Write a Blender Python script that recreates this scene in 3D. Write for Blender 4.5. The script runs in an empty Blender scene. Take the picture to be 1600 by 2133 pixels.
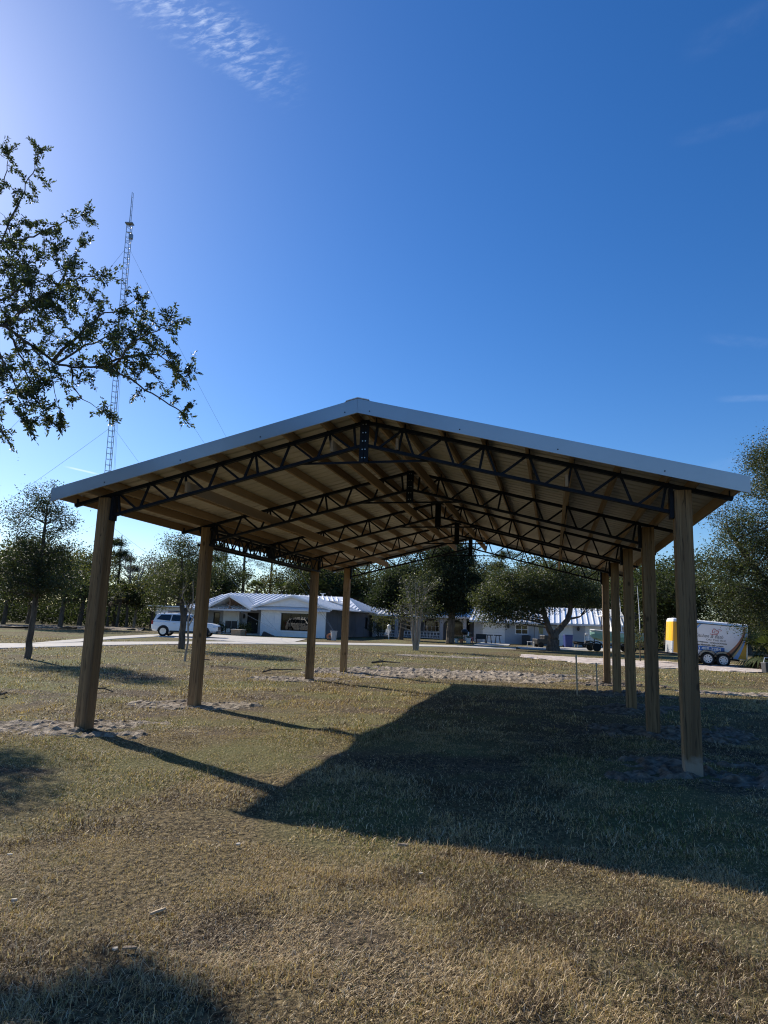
import bpy, math, random
import numpy as np
from mathutils import Vector, Matrix, noise as mnoise
C = bpy.context.scene.collection
R = math.radians

# ------------------------------------------------------------------ camera
FPX, PITCH, ROLL, CAMZ = 1372.0, 0.166, 0.0366, 1.62
_cp, _sp, _cr, _sr = math.cos(PITCH), math.sin(PITCH), math.cos(ROLL), math.sin(ROLL)
FW = Vector((0, _cp, _sp)); _u0 = Vector((0, -_sp, _cp)); _r0 = Vector((1, 0, 0))
RT = _r0 * _cr + _u0 * _sr; UP = _u0 * _cr - _r0 * _sr
cam_d = bpy.data.cameras.new('camera'); cam = bpy.data.objects.new('camera', cam_d); C.objects.link(cam)
cam_d.sensor_fit = 'HORIZONTAL'; cam_d.sensor_width = 36.0; cam_d.lens = 36.0 * FPX / 1600.0
cam_d.clip_start = 0.1; cam_d.clip_end = 6000
cam.matrix_world = Matrix(((RT.x, UP.x, -FW.x, 0), (RT.y, UP.y, -FW.y, 0), (RT.z, UP.z, -FW.z, CAMZ), (0, 0, 0, 1)))
bpy.context.scene.camera = cam

def ray(px, py):
    return FW + RT * ((px - 800) / FPX) - UP * ((py - 1066.5) / FPX)
def gp(px, py, z=0.0):
    d = ray(px, py); t = (z - CAMZ) / d.z
    return Vector((d.x * t, d.y * t, z))
def at(px, py, Y):
    d = ray(px, py); t = Y / d.y
    return Vector((d.x * t, Y, CAMZ + d.z * t))
def xat(px, Y):
    return at(px, 1296 + 0.0366 * (px - 800), Y).x

# ------------------------------------------------------------------ sky, sun, exposure
SUN_EL = R(32.5); SUN_DIR = Vector((-0.72 * math.cos(SUN_EL), 0.694 * math.cos(SUN_EL), math.sin(SUN_EL))).normalized()
W = bpy.data.worlds.new("World"); bpy.context.scene.world = W; W.use_nodes = True
nt = W.node_tree; nt.nodes.clear()
def N(t, **k):
    n = nt.nodes.new(t)
    for a, b in k.items(): setattr(n, a, b)
    return n
out = N('ShaderNodeOutputWorld'); bg = N('ShaderNodeBackground'); bg.inputs['Strength'].default_value = 0.085
sky = N('ShaderNodeTexSky'); sky.sky_type = 'NISHITA'; sky.sun_disc = False
sky.sun_elevation = SUN_EL; sky.sun_rotation = math.atan2(SUN_DIR.x, SUN_DIR.y)
sky.altitude = 0; sky.air_density = 1.0; sky.dust_density = 0.35; sky.ozone_density = 4.5
tc = N('ShaderNodeTexCoord')
def streak(px0, py0, px1, py1, width, nscale, lo, hi, soft=0.35, stretch=2.0, skew=0.0):
    """cirrus lying along a great circle between two sky directions -> mask socket"""
    a = ray(px0, py0).normalized(); b = ray(px1, py1).normalized()
    c = (a + b).normalized(); t = (b - a); t = (t - c * t.dot(c)); half = t.length / 2; t.normalize(); n = c.cross(t).normalized()
    def dot(v):
        d = N('ShaderNodeVectorMath', operation='DOT_PRODUCT'); nt.links.new(tc.outputs['Generated'], d.inputs[0]); d.inputs[1].default_value = v
        return d.outputs['Value']
    du, dv, dc = dot(t), dot(n), dot(c)
    cmb = N('ShaderNodeCombineXYZ')
    sk = N('ShaderNodeMath', operation='MULTIPLY_ADD'); nt.links.new(dv, sk.inputs[0]); sk.inputs[1].default_value = skew; nt.links.new(du, sk.inputs[2])
    m2 = N('ShaderNodeMath', operation='MULTIPLY'); nt.links.new(sk.outputs[0], m2.inputs[0]); m2.inputs[1].default_value = stretch
    nt.links.new(m2.outputs[0], cmb.inputs[0]); nt.links.new(dv, cmb.inputs[1])
    nz = N('ShaderNodeTexNoise'); nz.inputs['Scale'].default_value = nscale; nz.inputs['Detail'].default_value = 7; nz.inputs['Roughness'].default_value = 0.62; nz.inputs['Distortion'].default_value = 0.35
    nt.links.new(cmb.outputs[0], nz.inputs['Vector'])
    mr = N('ShaderNodeMapRange', interpolation_type='SMOOTHSTEP'); mr.inputs['From Min'].default_value = lo; mr.inputs['From Max'].default_value = hi; nt.links.new(nz.outputs['Fac'], mr.inputs['Value'])
    def fall(sock, w, so):
        ab = N('ShaderNodeMath', operation='ABSOLUTE'); nt.links.new(sock, ab.inputs[0])
        f = N('ShaderNodeMapRange', interpolation_type='SMOOTHSTEP'); f.inputs['From Min'].default_value = w; f.inputs['From Max'].default_value = w * so
        nt.links.new(ab.outputs[0], f.inputs['Value']); return f.outputs[0]
    m = mr.outputs[0]
    for s in (fall(du, half, 0.3), fall(dv, width, soft)):
        x = N('ShaderNodeMath', operation='MULTIPLY'); nt.links.new(m, x.inputs[0]); nt.links.new(s, x.inputs[1]); m = x.outputs[0]
    g = N('ShaderNodeMath', operation='GREATER_THAN'); nt.links.new(dc, g.inputs[0]); g.inputs[1].default_value = 0.3
    x = N('ShaderNodeMath', operation='MULTIPLY'); nt.links.new(m, x.inputs[0]); nt.links.new(g.outputs[0], x.inputs[1])
    return x.outputs[0]
col = sky.outputs['Color']
hs = N('ShaderNodeHueSaturation'); hs.inputs['Saturation'].default_value = 1.27; hs.inputs['Value'].default_value = 1.22; hs.inputs['Hue'].default_value = .508; nt.links.new(col, hs.inputs['Color']); col = hs.outputs['Color']
for args, amt in (((70, -180, 655, 205, 0.044, 62, 0.42, 0.80, 0.12, 1.7, 0.9), 0.44), ((1380, 300, 1720, 215, 0.012, 14, 0.35, 0.7, 0.2, 0.6), 0.035),
                  ((1450, 700, 1700, 730, 0.010, 20, 0.35, 0.7, 0.2, 0.6), 0.04), ((1440, 985, 1640, 940, 0.012, 20, 0.3, 0.7, 0.2, 0.6), 0.05),
                  ((1400, 120, 1700, -20, 0.02, 16, 0.35, 0.75, 0.2, 0.6), 0.03), ((1480, 832, 1700, 826, 0.006, 20, 0.3, 0.6, 0.2, 0.6), 0.07),
                  ((128, 970, 215, 990, 0.0017, 6, 0.1, 0.4, 0.3, 1.0), 0.4)):
    ms = streak(*args)
    am = N('ShaderNodeMath', operation='MULTIPLY'); nt.links.new(ms, am.inputs[0]); am.inputs[1].default_value = amt
    mx = N('ShaderNodeMix', data_type='RGBA'); nt.links.new(am.outputs[0], mx.inputs[0]); nt.links.new(col, mx.inputs[6]); mx.inputs[7].default_value = (9.0, 10.0, 11.5, 1)
    col = mx.outputs[2]
nt.links.new(col, bg.inputs['Color']); nt.links.new(bg.outputs[0], out.inputs['Surface'])

sun_d = bpy.data.lights.new('sun', 'SUN'); sun = bpy.data.objects.new('sun', sun_d); C.objects.link(sun)
sun_d.energy = 5.0; sun_d.angle = R(0.53); sun_d.color = (1.0, 0.93, 0.82)
sun.location = SUN_DIR * 80; sun.rotation_euler = (-SUN_DIR).to_track_quat('-Z', 'Y').to_euler()
vs = bpy.context.scene.view_settings
vs.view_transform = 'Standard'; vs.look = 'None'; vs.exposure = 0.5; vs.gamma = 1.0
bpy.context.scene.cycles.use_denoising = True; bpy.context.scene.cycles.denoising_prefilter = 'NONE'; bpy.context.scene.cycles.denoising_input_passes = 'RGB_ALBEDO_NORMAL'
bpy.context.scene.cycles.filter_width = 1.15
bpy.context.scene.cycles.max_bounces = 6
bpy.context.scene.cycles.diffuse_bounces = 3
bpy.context.scene.cycles.transmission_bounces = 4
bpy.context.scene.cycles.caustics_reflective = False
bpy.context.scene.cycles.caustics_refractive = False

# ------------------------------------------------------------------ materials
def mat(name, c1, c2=None, scale=4.0, rough=0.7, metal=0.0, bump=0.0, bscale=None, stretch=(1, 1, 1), detail=6, spec=0.5, lo=0.35, hi=0.65, c3=None, s3=0.5, dist=0.02):
    m = bpy.data.materials.new(name); m.use_nodes = True; t = m.node_tree; b = t.nodes['Principled BSDF']
    b.inputs['Roughness'].default_value = rough; b.inputs['Metallic'].default_value = metal; b.inputs['Specular IOR Level'].default_value = spec
    b.inputs['Base Color'].default_value = (*c1, 1)
    if c2 is not None or bump:
        co = t.nodes.new('ShaderNodeTexCoord'); mp = t.nodes.new('ShaderNodeMapping'); mp.inputs['Scale'].default_value = stretch
        t.links.new(co.outputs['Object'], mp.inputs['Vector'])
        def nz(s, d=detail):
            n = t.nodes.new('ShaderNodeTexNoise'); n.inputs['Scale'].default_value = s; n.inputs['Detail'].default_value = d; n.inputs['Roughness'].default_value = 0.6
            t.links.new(mp.outputs[0], n.inputs['Vector']); return n
        if c2 is not None:
            n = nz(scale); r = t.nodes.new('ShaderNodeMapRange'); r.inputs['From Min'].default_value = lo; r.inputs['From Max'].default_value = hi
            t.links.new(n.outputs['Fac'], r.inputs['Value'])
            mx = t.nodes.new('ShaderNodeMix'); mx.data_type = 'RGBA'; mx.inputs[6].default_value = (*c1, 1); mx.inputs[7].default_value = (*c2, 1)
            t.links.new(r.outputs[0], mx.inputs[0]); o = mx.outputs[2]
            if c3 is not None:
                n3 = nz(s3, 4); r3 = t.nodes.new('ShaderNodeMapRange'); r3.inputs['From Min'].default_value = 0.45; r3.inputs['From Max'].default_value = 0.65
                t.links.new(n3.outputs['Fac'], r3.inputs['Value'])
                m3 = t.nodes.new('ShaderNodeMix'); m3.data_type = 'RGBA'; m3.inputs[7].default_value = (*c3, 1)
                t.links.new(r3.outputs[0], m3.inputs[0]); t.links.new(o, m3.inputs[6]); o = m3.outputs[2]
            t.links.new(o, b.inputs['Base Color'])
        if bump:
            n = nz(bscale or scale); bp = t.nodes.new('ShaderNodeBump'); bp.inputs['Strength'].default_value = bump; bp.inputs['Distance'].default_value = dist
            t.links.new(n.outputs['Fac'], bp.inputs['Height']); t.links.new(bp.outputs[0], b.inputs['Normal'])
    return m
def leafmat(name, rough=0.38, trans=0.3, spec=0.5, tint=(1, 1, 1)):
    """colour comes from the per-leaf attribute, light passes through the blade"""
    m = bpy.data.materials.new(name); m.use_nodes = True; t = m.node_tree; b = t.nodes['Principled BSDF']; o = t.nodes['Material Output']
    a = t.nodes.new('ShaderNodeAttribute'); a.attribute_name = 'tint'
    b.inputs['Roughness'].default_value = rough; b.inputs['Specular IOR Level'].default_value = spec
    t.links.new(a.outputs['Color'], b.inputs['Base Color'])
    tr = t.nodes.new('ShaderNodeBsdfTranslucent'); mu = t.nodes.new('ShaderNodeMix'); mu.data_type = 'RGBA'; mu.blend_type = 'MULTIPLY'; mu.inputs[0].default_value = 1
    t.links.new(a.outputs['Color'], mu.inputs[6]); mu.inputs[7].default_value = (1.5 * tint[0], 1.5 * tint[1], 0.7 * tint[2], 1); t.links.new(mu.outputs[2], tr.inputs['Color'])
    mx = t.nodes.new('ShaderNodeMixShader'); mx.inputs[0].default_value = trans
    t.links.new(b.outputs[0], mx.inputs[1]); t.links.new(tr.outputs[0], mx.inputs[2]); t.links.new(mx.outputs[0], o.inputs['Surface'])
    return m
M = {}
M['ground'] = mat('dry_turf', (.024, .019, .013), (.25, .19, .10), 30, 0.95, bump=1.0, bscale=26, c3=(.17, .168, .075), s3=.16, lo=.36, hi=.62, spec=.1, dist=.06)
M['grass'] = leafmat('grass_blades', .6, .2, .25)
M['soil'] = mat('grey_sandy_soil', (.13, .104, .078), (.41, .345, .27), 9, 0.95, bump=1.0, bscale=30, lo=.38, hi=.6, spec=.1, dist=.03)
M['shade_loam'] = mat('shade_darkened_loam', (.085, .066, .05), (.25, .205, .16), 9, 0.95, bump=1.0, bscale=30, lo=.38, hi=.62, spec=.1, dist=.03)  # loam of the right mounds, roof shadow put into its darker colour
M['sand'] = mat('pale_sand', (.34, .27, .22), (.62, .54, .47), 2.5, 0.95, bump=.8, bscale=9, lo=.35, hi=.6, spec=.1, dist=.05)
M['concrete'] = mat('concrete', (.42, .39, .34), (.54, .505, .45), 1.2, 0.9, bump=.2, bscale=20, spec=.2)
M['post'] = mat('treated_timber', (.215, .132, .066), (.36, .235, .122), 24, 0.8, bump=.8, bscale=40, stretch=(1, 1, .035), lo=.36, hi=.62, c3=(.125, .08, .044), s3=2.2, spec=.25)
M['postdirt'] = mat('mud_stained_timber', (.26, .21, .16), (.36, .3, .24), 9, 0.9, bump=.3, spec=.1)
M['purlin'] = mat('rough_lumber', (.30, .205, .125), (.46, .335, .215), 6, 0.75, bump=.25, bscale=14, stretch=(1, .08, 1), c3=(.22, .15, .095), s3=1.5, spec=.2)
def timber_marks(m, z=.02):
    t = m.node_tree; b = t.nodes['Principled BSDF']; src = b.inputs['Base Color'].links[0].from_socket; co = t.nodes.new('ShaderNodeTexCoord')
    for kind in ('check', 'knot'):
        mp = t.nodes.new('ShaderNodeMapping'); t.links.new(co.outputs['Object'], mp.inputs['Vector']); r = t.nodes.new('ShaderNodeMapRange')
        if kind == 'check':
            mp.inputs['Scale'].default_value = (1, 1, .03); n = t.nodes.new('ShaderNodeTexNoise'); n.inputs['Scale'].default_value = 21; n.inputs['Detail'].default_value = 3; t.links.new(mp.outputs[0], n.inputs['Vector']); v = n.outputs['Fac']
            a = t.nodes.new('ShaderNodeMath'); a.operation = 'SUBTRACT'; a.inputs[1].default_value = .5; t.links.new(v, a.inputs[0]); c = t.nodes.new('ShaderNodeMath'); c.operation = 'ABSOLUTE'; t.links.new(a.outputs[0], c.inputs[0]); v = c.outputs[0]
            r.inputs['From Min'].default_value = .016; r.inputs['From Max'].default_value = .004
        else:
            mp.inputs['Scale'].default_value = (2.6, 2.6, 1.5); n = t.nodes.new('ShaderNodeTexVoronoi'); n.inputs['Scale'].default_value = 1.5; t.links.new(mp.outputs[0], n.inputs['Vector']); v = n.outputs['Distance']
            r.inputs['From Min'].default_value = .14; r.inputs['From Max'].default_value = .07
        t.links.new(v, r.inputs['Value']); q = t.nodes.new('ShaderNodeMath'); q.operation = 'MULTIPLY'; q.inputs[1].default_value = .75; t.links.new(r.outputs[0], q.inputs[0])
        x = t.nodes.new('ShaderNodeMix'); x.data_type = 'RGBA'; x.inputs[7].default_value = (.035, .024, .016, 1); t.links.new(q.outputs[0], x.inputs[0]); t.links.new(src, x.inputs[6]); src = x.outputs[2]
    t.links.new(src, b.inputs['Base Color'])
timber_marks(M['post'])
def mudpost():
    m = M['post'].copy(); m.name = 'mud_splashed_timber'; t = m.node_tree; b = t.nodes['Principled BSDF']; src = b.inputs['Base Color'].links[0].from_socket
    co = t.nodes.new('ShaderNodeTexCoord'); sp = t.nodes.new('ShaderNodeSeparateXYZ'); t.links.new(co.outputs['Object'], sp.inputs[0]); n = t.nodes.new('ShaderNodeTexNoise'); n.inputs['Scale'].default_value = 14; n.inputs['Detail'].default_value = 5; t.links.new(co.outputs['Object'], n.inputs['Vector'])
    a = t.nodes.new('ShaderNodeMath'); a.operation = 'MULTIPLY_ADD'; a.inputs[1].default_value = -.22; t.links.new(n.outputs['Fac'], a.inputs[0]); t.links.new(sp.outputs['Z'], a.inputs[2])
    r = t.nodes.new('ShaderNodeMapRange'); r.inputs['From Min'].default_value = .16; r.inputs['From Max'].default_value = .07; t.links.new(a.outputs[0], r.inputs['Value'])
    x = t.nodes.new('ShaderNodeMix'); x.data_type = 'RGBA'; x.inputs[7].default_value = (.30, .25, .19, 1); t.links.new(r.outputs[0], x.inputs[0]); t.links.new(src, x.inputs[6]); t.links.new(x.outputs[2], b.inputs['Base Color']); return m
M['mudpost'] = mudpost()
M['steel'] = mat('black_painted_steel', (.005, .008, .015), (.009, .013, .022), 8, 0.6, spec=.18)
M['bolt'] = mat('zinc_bolt', (.5, .5, .5), rough=.35, metal=.9)
M['sheet'] = mat('ribbed_metal_sheet', (.48, .455, .42), (.56, .53, .485), 1.3, 0.5, metal=.1, spec=.5)
M['trim'] = mat('galvalume_trim', (.37, .395, .43), (.43, .455, .49), .8, 0.38, metal=.9, bump=.03, bscale=2.0)
M['bark'] = mat('grey_bark', (.06, .05, .042), (.15, .125, .10), 9, 0.9, bump=.7, bscale=18, stretch=(1, 1, .25), spec=.1)
M['palebark'] = mat('smooth_pale_bark', (.24, .20, .16), (.38, .33, .27), 8, 0.8, bump=.3, bscale=20, stretch=(1, 1, .2), spec=.15)
M['leaf'] = leafmat('oak_leaf', .52, .34, .38)
M['farleaf'] = leafmat('distant_leaf', .75, .32, .22)
M['white'] = mat('white_paint', (.82, .81, .80), (.87, .86, .85), 1.5, 0.6, bump=.05, bscale=12)
M['greywall'] = mat('shade_greyed_stucco', (.40, .41, .44), (.46, .47, .50), .8, 0.85, bump=.2, bscale=14)  # light grey lowered, tree shade on the garage put into the colour
M['shadewall'] = mat('shade_darkened_siding', (.13, .135, .15), (.17, .175, .19), .9, 0.8, bump=.15, bscale=10)  # pale siding painted dark, shade on flank and middle wing in the colour
M['roof'] = mat('standing_seam_roof', (.80, .81, .82), (.86, .86, .86), .5, 0.35, metal=.1)
M['fasciab'] = mat('painted_fascia', (.62, .64, .68), rough=.55)
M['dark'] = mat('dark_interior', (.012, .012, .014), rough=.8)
M['brownwood'] = mat('brown_porch_wood', (.17, .10, .065), (.23, .14, .09), 6, .7)
M['glass'] = mat('window_glass', (.012, .016, .02), rough=.04, spec=.7)
M['frame'] = mat('black_window_frame', (.015, .015, .017), rough=.4)
M['curtain'] = mat('pale_curtain', (.45, .47, .48), (.55, .56, .57), 7, .9, stretch=(8, 1, .3))
M['carwhite'] = mat('white_car_paint', (.78, .79, .80), rough=.22, spec=.6)
M['carblack'] = mat('black_car_trim', (.015, .015, .016), rough=.45)
M['tyre'] = mat('tyre_rubber', (.016, .016, .017), (.024, .024, .024), 12, .85, spec=.2)
M['rim'] = mat('silver_rim', (.55, .56, .58), rough=.3, metal=.7)
M['whiterim'] = mat('white_steel_rim', (.78, .78, .78), rough=.4)
M['lamp'] = mat('lamp_lens', (.62, .66, .70), rough=.15, spec=.7)
M['redlens'] = mat('red_lens', (.28, .01, .01), rough=.25)
M['yellow'] = mat('yellow_wrap', (.85, .44, .015), rough=.35)
M['orange'] = mat('orange_wrap', (.62, .32, .03), rough=.4)
M['copper'] = mat('copper_stripe', (.36, .15, .09), rough=.4)
M['tan'] = mat('tan_stripe', (.50, .36, .18), rough=.4)
M['bluestripe'] = mat('light_blue_stripe', (.22, .40, .68), rough=.4)
M['phoneblue'] = mat('blue_phone_band', (.03, .13, .42), rough=.4)
M['inkgrey'] = mat('grey_lettering', (.09, .09, .10), rough=.5)
M['inkred'] = mat('red_logo_ink', (.50, .10, .10), rough=.5)
M['diamond'] = mat('brushed_stone_guard', (.55, .55, .55), (.65, .65, .65), 20, .4, metal=.6)
M['mint'] = mat('mint_gelcoat', (.40, .68, .58), rough=.25, spec=.6)
M['binblue'] = mat('blue_plastic', (.012, .03, .16), rough=.5)
M['greyplastic'] = mat('grey_plastic', (.42, .43, .43), (.5, .5, .5), 4, .6)
M['darkgrey'] = mat('charcoal_plastic', (.035, .037, .042), rough=.6)
M['planter'] = mat('tan_planter_wood', (.30, .21, .13), (.40, .29, .18), 5, .8, bump=.2)
M['pink'] = mat('pink_plastic', (.70, .22, .22), rough=.5)
M['olive'] = mat('olive_canvas', (.14, .15, .08), (.2, .2, .11), 5, .9)
M['stake'] = mat('weathered_stake', (.38, .29, .19), (.5, .4, .28), 8, .85)
M['mast'] = mat('galvanized_lattice', (.30, .33, .36), rough=.45, metal=.6)
M['wire'] = mat('steel_wire', (.20, .22, .25), rough=.5, metal=.5)
M['terracotta'] = mat('terracotta', (.45, .19, .10), rough=.8)
M['paper'] = mat('pale_litter', (.42, .36, .28), (.55, .49, .40), 20, .9)

def clearglass():
    m = bpy.data.materials.new('clear_window_glass'); m.use_nodes = True; t = m.node_tree; o = t.nodes['Material Output']; t.nodes.remove(t.nodes['Principled BSDF'])
    a = t.nodes.new('ShaderNodeBsdfTransparent'); a.inputs[0].default_value = (.3, .34, .36, 1); b = t.nodes.new('ShaderNodeBsdfGlossy'); b.inputs['Roughness'].default_value = .03
    f = t.nodes.new('ShaderNodeFresnel'); f.inputs[0].default_value = 1.45; x = t.nodes.new('ShaderNodeMixShader'); t.links.new(f.outputs[0], x.inputs[0]); t.links.new(a.outputs[0], x.inputs[1]); t.links.new(b.outputs[0], x.inputs[2]); t.links.new(x.outputs[0], o.inputs['Surface']); return m
M['clearglass'] = clearglass()
# ------------------------------------------------------------------ mesh helpers
class MB:
    def __init__(s): s.v = []; s.f = []; s.m = []
    def add(s, vs, fs, mi=0):
        o = len(s.v); s.v += [tuple(p) for p in vs]; s.f += [tuple(i + o for i in f) for f in fs]; s.m += [mi] * len(fs)
    def box(s, c, d, rz=0.0, mi=0, taper=1.0):
        x, y, z = (q / 2 for q in d); cs, sn = math.cos(rz), math.sin(rz); V = []
        for zz, k in ((-z, 1.0), (z, taper)):
            for xx, yy in ((-x, -y), (x, -y), (x, y), (-x, y)):
                V.append((c[0] + (xx * cs - yy * sn) * k, c[1] + (xx * sn + yy * cs) * k, c[2] + zz))
        s.add(V, [(0, 3, 2, 1), (4, 5, 6, 7), (0, 1, 5, 4), (1, 2, 6, 5), (2, 3, 7, 6), (3, 0, 4, 7)], mi)
    def bar(s, p, q, w, h, upv=(0, 0, 1), mi=0):
        p, q = Vector(p), Vector(q); d = (q - p).normalized(); u = Vector(upv)
        if abs(d.dot(u)) > .98: u = Vector((0, 1, 0))
        x = d.cross(u).normalized() * (w / 2); y = d.cross(x).normalized() * (h / 2)
        V = [a + x * i + y * j for a in (p, q) for i, j in ((-1, -1), (1, -1), (1, 1), (-1, 1))]
        s.add(V, [(0, 3, 2, 1), (4, 5, 6, 7), (0, 1, 5, 4), (1, 2, 6, 5), (2, 3, 7, 6), (3, 0, 4, 7)], mi)
    def tube(s, pts, rad, n=6, mi=0, cap=True):
        pts = [Vector(p) for p in pts]; V = []; F = []
        if not hasattr(rad, '__len__'): rad = [rad] * len(pts)
        prev = None
        for i, p in enumerate(pts):
            d = (pts[min(i + 1, len(pts) - 1)] - pts[max(i - 1, 0)]).normalized()
            if prev is None: x = d.orthogonal().normalized()
            else:
                x = prev - d * prev.dot(d)
                x = x.normalized() if x.length > 1e-5 else d.orthogonal().normalized()
            prev = x; y = d.cross(x)
            for k in range(n):
                a = 2 * math.pi * k / n; V.append(p + (x * math.cos(a) + y * math.sin(a)) * rad[i])
        for i in range(len(pts) - 1):
            for k in range(n):
                F.append((i * n + k, i * n + (k + 1) % n, (i + 1) * n + (k + 1) % n, (i + 1) * n + k))
        if cap: F.append(tuple(range(n - 1, -1, -1))); F.append(tuple((len(pts) - 1) * n + k for k in range(n)))
        s.add(V, F, mi)
    def prism(s, poly, ext, mi=0):
        """closed polygon (list of 3-D points) extruded by a vector"""
        n = len(poly); e = Vector(ext); P = [Vector(p) for p in poly]
        nrm = sum(((P[i] - P[0]).cross(P[i + 1] - P[0]) for i in range(1, n - 1)), Vector())
        if nrm.dot(e) > 0: P = P[::-1]
        V = P + [p + e for p in P]
        F = [tuple(range(n)), tuple(range(2 * n - 1, n - 1, -1))] + [(i, n + i, n + (i + 1) % n, (i + 1) % n) for i in range(n)]
        s.add(V, F, mi)
    def cyl(s, c, r, h, n=14, axis='z', r2=None, mi=0):
        a = {'x': Vector((1, 0, 0)), 'y': Vector((0, 1, 0)), 'z': Vector((0, 0, 1))}[axis]; c = Vector(c)
        s.tube([c - a * h / 2, c + a * h / 2], [r, r if r2 is None else r2], n, mi)
    def lathe(s, prof, c=(0, 0, 0), n=16, axis='z', mi=0):
        V = []; F = []
        for r, h in prof:
            for k in range(n):
                a = 2 * math.pi * k / n; q = (r * math.cos(a), r * math.sin(a), h) if axis == 'z' else (r * math.cos(a), h, r * math.sin(a))
                V.append((c[0] + q[0], c[1] + q[1], c[2] + q[2]))
        for i in range(len(prof) - 1):
            for k in range(n): F.append((i * n + k, i * n + (k + 1) % n, (i + 1) * n + (k + 1) % n, (i + 1) * n + k))
        s.add(V, F, mi)
    def build(s, name, mats, parent=None, smooth=False, bevel=0.0):
        me = bpy.data.meshes.new(name); me.from_pydata(s.v, [], s.f)
        for m in (mats if isinstance(mats, (list, tuple)) else [mats]): me.materials.append(m)
        me.polygons.foreach_set('material_index', s.m)
        if smooth: me.polygons.foreach_set('use_smooth', [True] * len(s.f))
        me.update(); o = bpy.data.objects.new(name, me); C.objects.link(o)
        if parent is not None: o.parent = parent
        if bevel:
            b = o.modifiers.new('bevel', 'BEVEL'); b.width = bevel; b.segments = 2; b.limit_method = 'ANGLE'
        return o
def tag(o, label=None, cat=None, group=None, kind=None):
    if label: o['label'] = label
    if cat: o['category'] = cat
    if group: o['group'] = group
    if kind: o['kind'] = kind
    return o
def thing(name, label, cat, loc=(0, 0, 0), rz=0.0, group=None):
    o = bpy.data.objects.new(name, None); C.objects.link(o); o.location = loc; o.rotation_euler = (0, 0, rz); o.empty_display_size = .3
    return tag(o, label, cat, group)
def copy_tree(o, parent=None):
    c = o.copy(); C.objects.link(c)
    if parent is not None: c.parent = parent
    for ch in list(o.children): copy_tree(ch, c)
    return c
def np_mesh(name, V, k, mats, tint=None, parent=None):
    """V: (n*k,3) array of unshared polygon corners, k corners per polygon"""
    n = len(V) // k; me = bpy.data.meshes.new(name)
    me.vertices.add(len(V)); me.vertices.foreach_set('co', np.asarray(V, dtype=np.float32).ravel())
    me.loops.add(len(V)); me.loops.foreach_set('vertex_index', np.arange(len(V), dtype=np.int32))
    me.polygons.add(n); me.polygons.foreach_set('loop_start', np.arange(0, len(V), k, dtype=np.int32))
    me.materials.append(mats)
    if tint is not None:
        a = me.color_attributes.new('tint', 'FLOAT_COLOR', 'POINT')
        t = np.ones((len(V), 4), dtype=np.float32); t[:, :3] = np.repeat(tint, k, axis=0); a.data.foreach_set('color', t.ravel())
    me.update(calc_edges=True); me.validate()
    o = bpy.data.objects.new(name, me); C.objects.link(o)
    if parent is not None: o.parent = parent
    return o
def vnoise(x, y, seed=0):
    x = np.asarray(x, float); y = np.asarray(y, float); xi = np.floor(x).astype(np.int64); yi = np.floor(y).astype(np.int64); fx = x - xi; fy = y - yi
    def h(a, b):
        n = (a * 374761393 + b * 668265263 + seed * 1442695041) & 0x7fffffff
        n = ((n ^ (n >> 13)) * 1274126177) & 0x7fffffff
        return ((n ^ (n >> 16)) & 0xffff) / 65535.0
    fx = fx * fx * (3 - 2 * fx); fy = fy * fy * (3 - 2 * fy)
    return (h(xi, yi) * (1 - fx) + h(xi + 1, yi) * fx) * (1 - fy) + (h(xi, yi + 1) * (1 - fx) + h(xi + 1, yi + 1) * fx) * fy
def fbm(x, y, seed=0, o=4):
    t = 0; a = .5; s = 0
    for i in range(o): t = t + a * vnoise(np.asarray(x) * 2 ** i, np.asarray(y) * 2 ** i, seed + i * 17); s += a; a *= .5
    return t / s

# ------------------------------------------------------------------ ground
def gz(x, y):
    x = np.asarray(x, float); y = np.asarray(y, float)
    f = np.clip((27 - y) / 6, 0, 1); f = f * f * (3 - 2 * f)
    return (0.013 * np.clip(x, -7, 7) + (fbm(x * .6, y * .6, 5, 3) - .5) * .07 + (fbm(x * 3, y * 3, 9, 2) - .5) * .03 * np.clip((16 - y) / 6, 0, 1)) * f
def spaced(a, b, fine0, fine1, d0, g):
    v = list(np.arange(fine0, fine1, d0)); d = d0; x = fine1
    while x < b: v.append(x); d *= g; x += d
    v.append(b); d = d0; x = fine0 - d0
    while x > a: v.insert(0, x); d *= g; x -= d
    v.insert(0, a); return np.array(v)
xs = spaced(-2500, 2500, -7, 7, .11, 1.13); ys = spaced(-600, 4500, 1.5, 16, .11, 1.09)
GX, GY = np.meshgrid(xs, ys); GZ = gz(GX, GY); nx, ny = len(xs), len(ys)
g = MB(); g.v = list(zip(GX.ravel().tolist(), GY.ravel().tolist(), GZ.ravel().tolist()))
g.f = [(j * nx + i, j * nx + i + 1, (j + 1) * nx + i + 1, (j + 1) * nx + i) for j in range(ny - 1) for i in range(nx - 1)]; g.m = [0] * len(g.f)
def bare_f(x, y): return np.clip((fbm(x * .8, y * 1.1, 61, 5) - .575) * 9, 0, 1) * np.clip((30 - np.abs(y)) / 8, 0, 1) + .0 * x
def green_f(x, y): return np.clip((fbm(x * .75, y * .75, 3, 4) - .50) * 7, 0, 1)
go_ = tag(g.build('ground', M['ground'], smooth=True), kind='structure')
at_ = go_.data.color_attributes.new('patch', 'FLOAT_COLOR', 'POINT'); pc = np.ones((nx * ny, 4), dtype=np.float32); pc[:, 0] = bare_f(GX, GY).ravel(); pc[:, 1] = green_f(GX, GY).ravel(); at_.data.foreach_set('color', pc.ravel())
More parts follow.
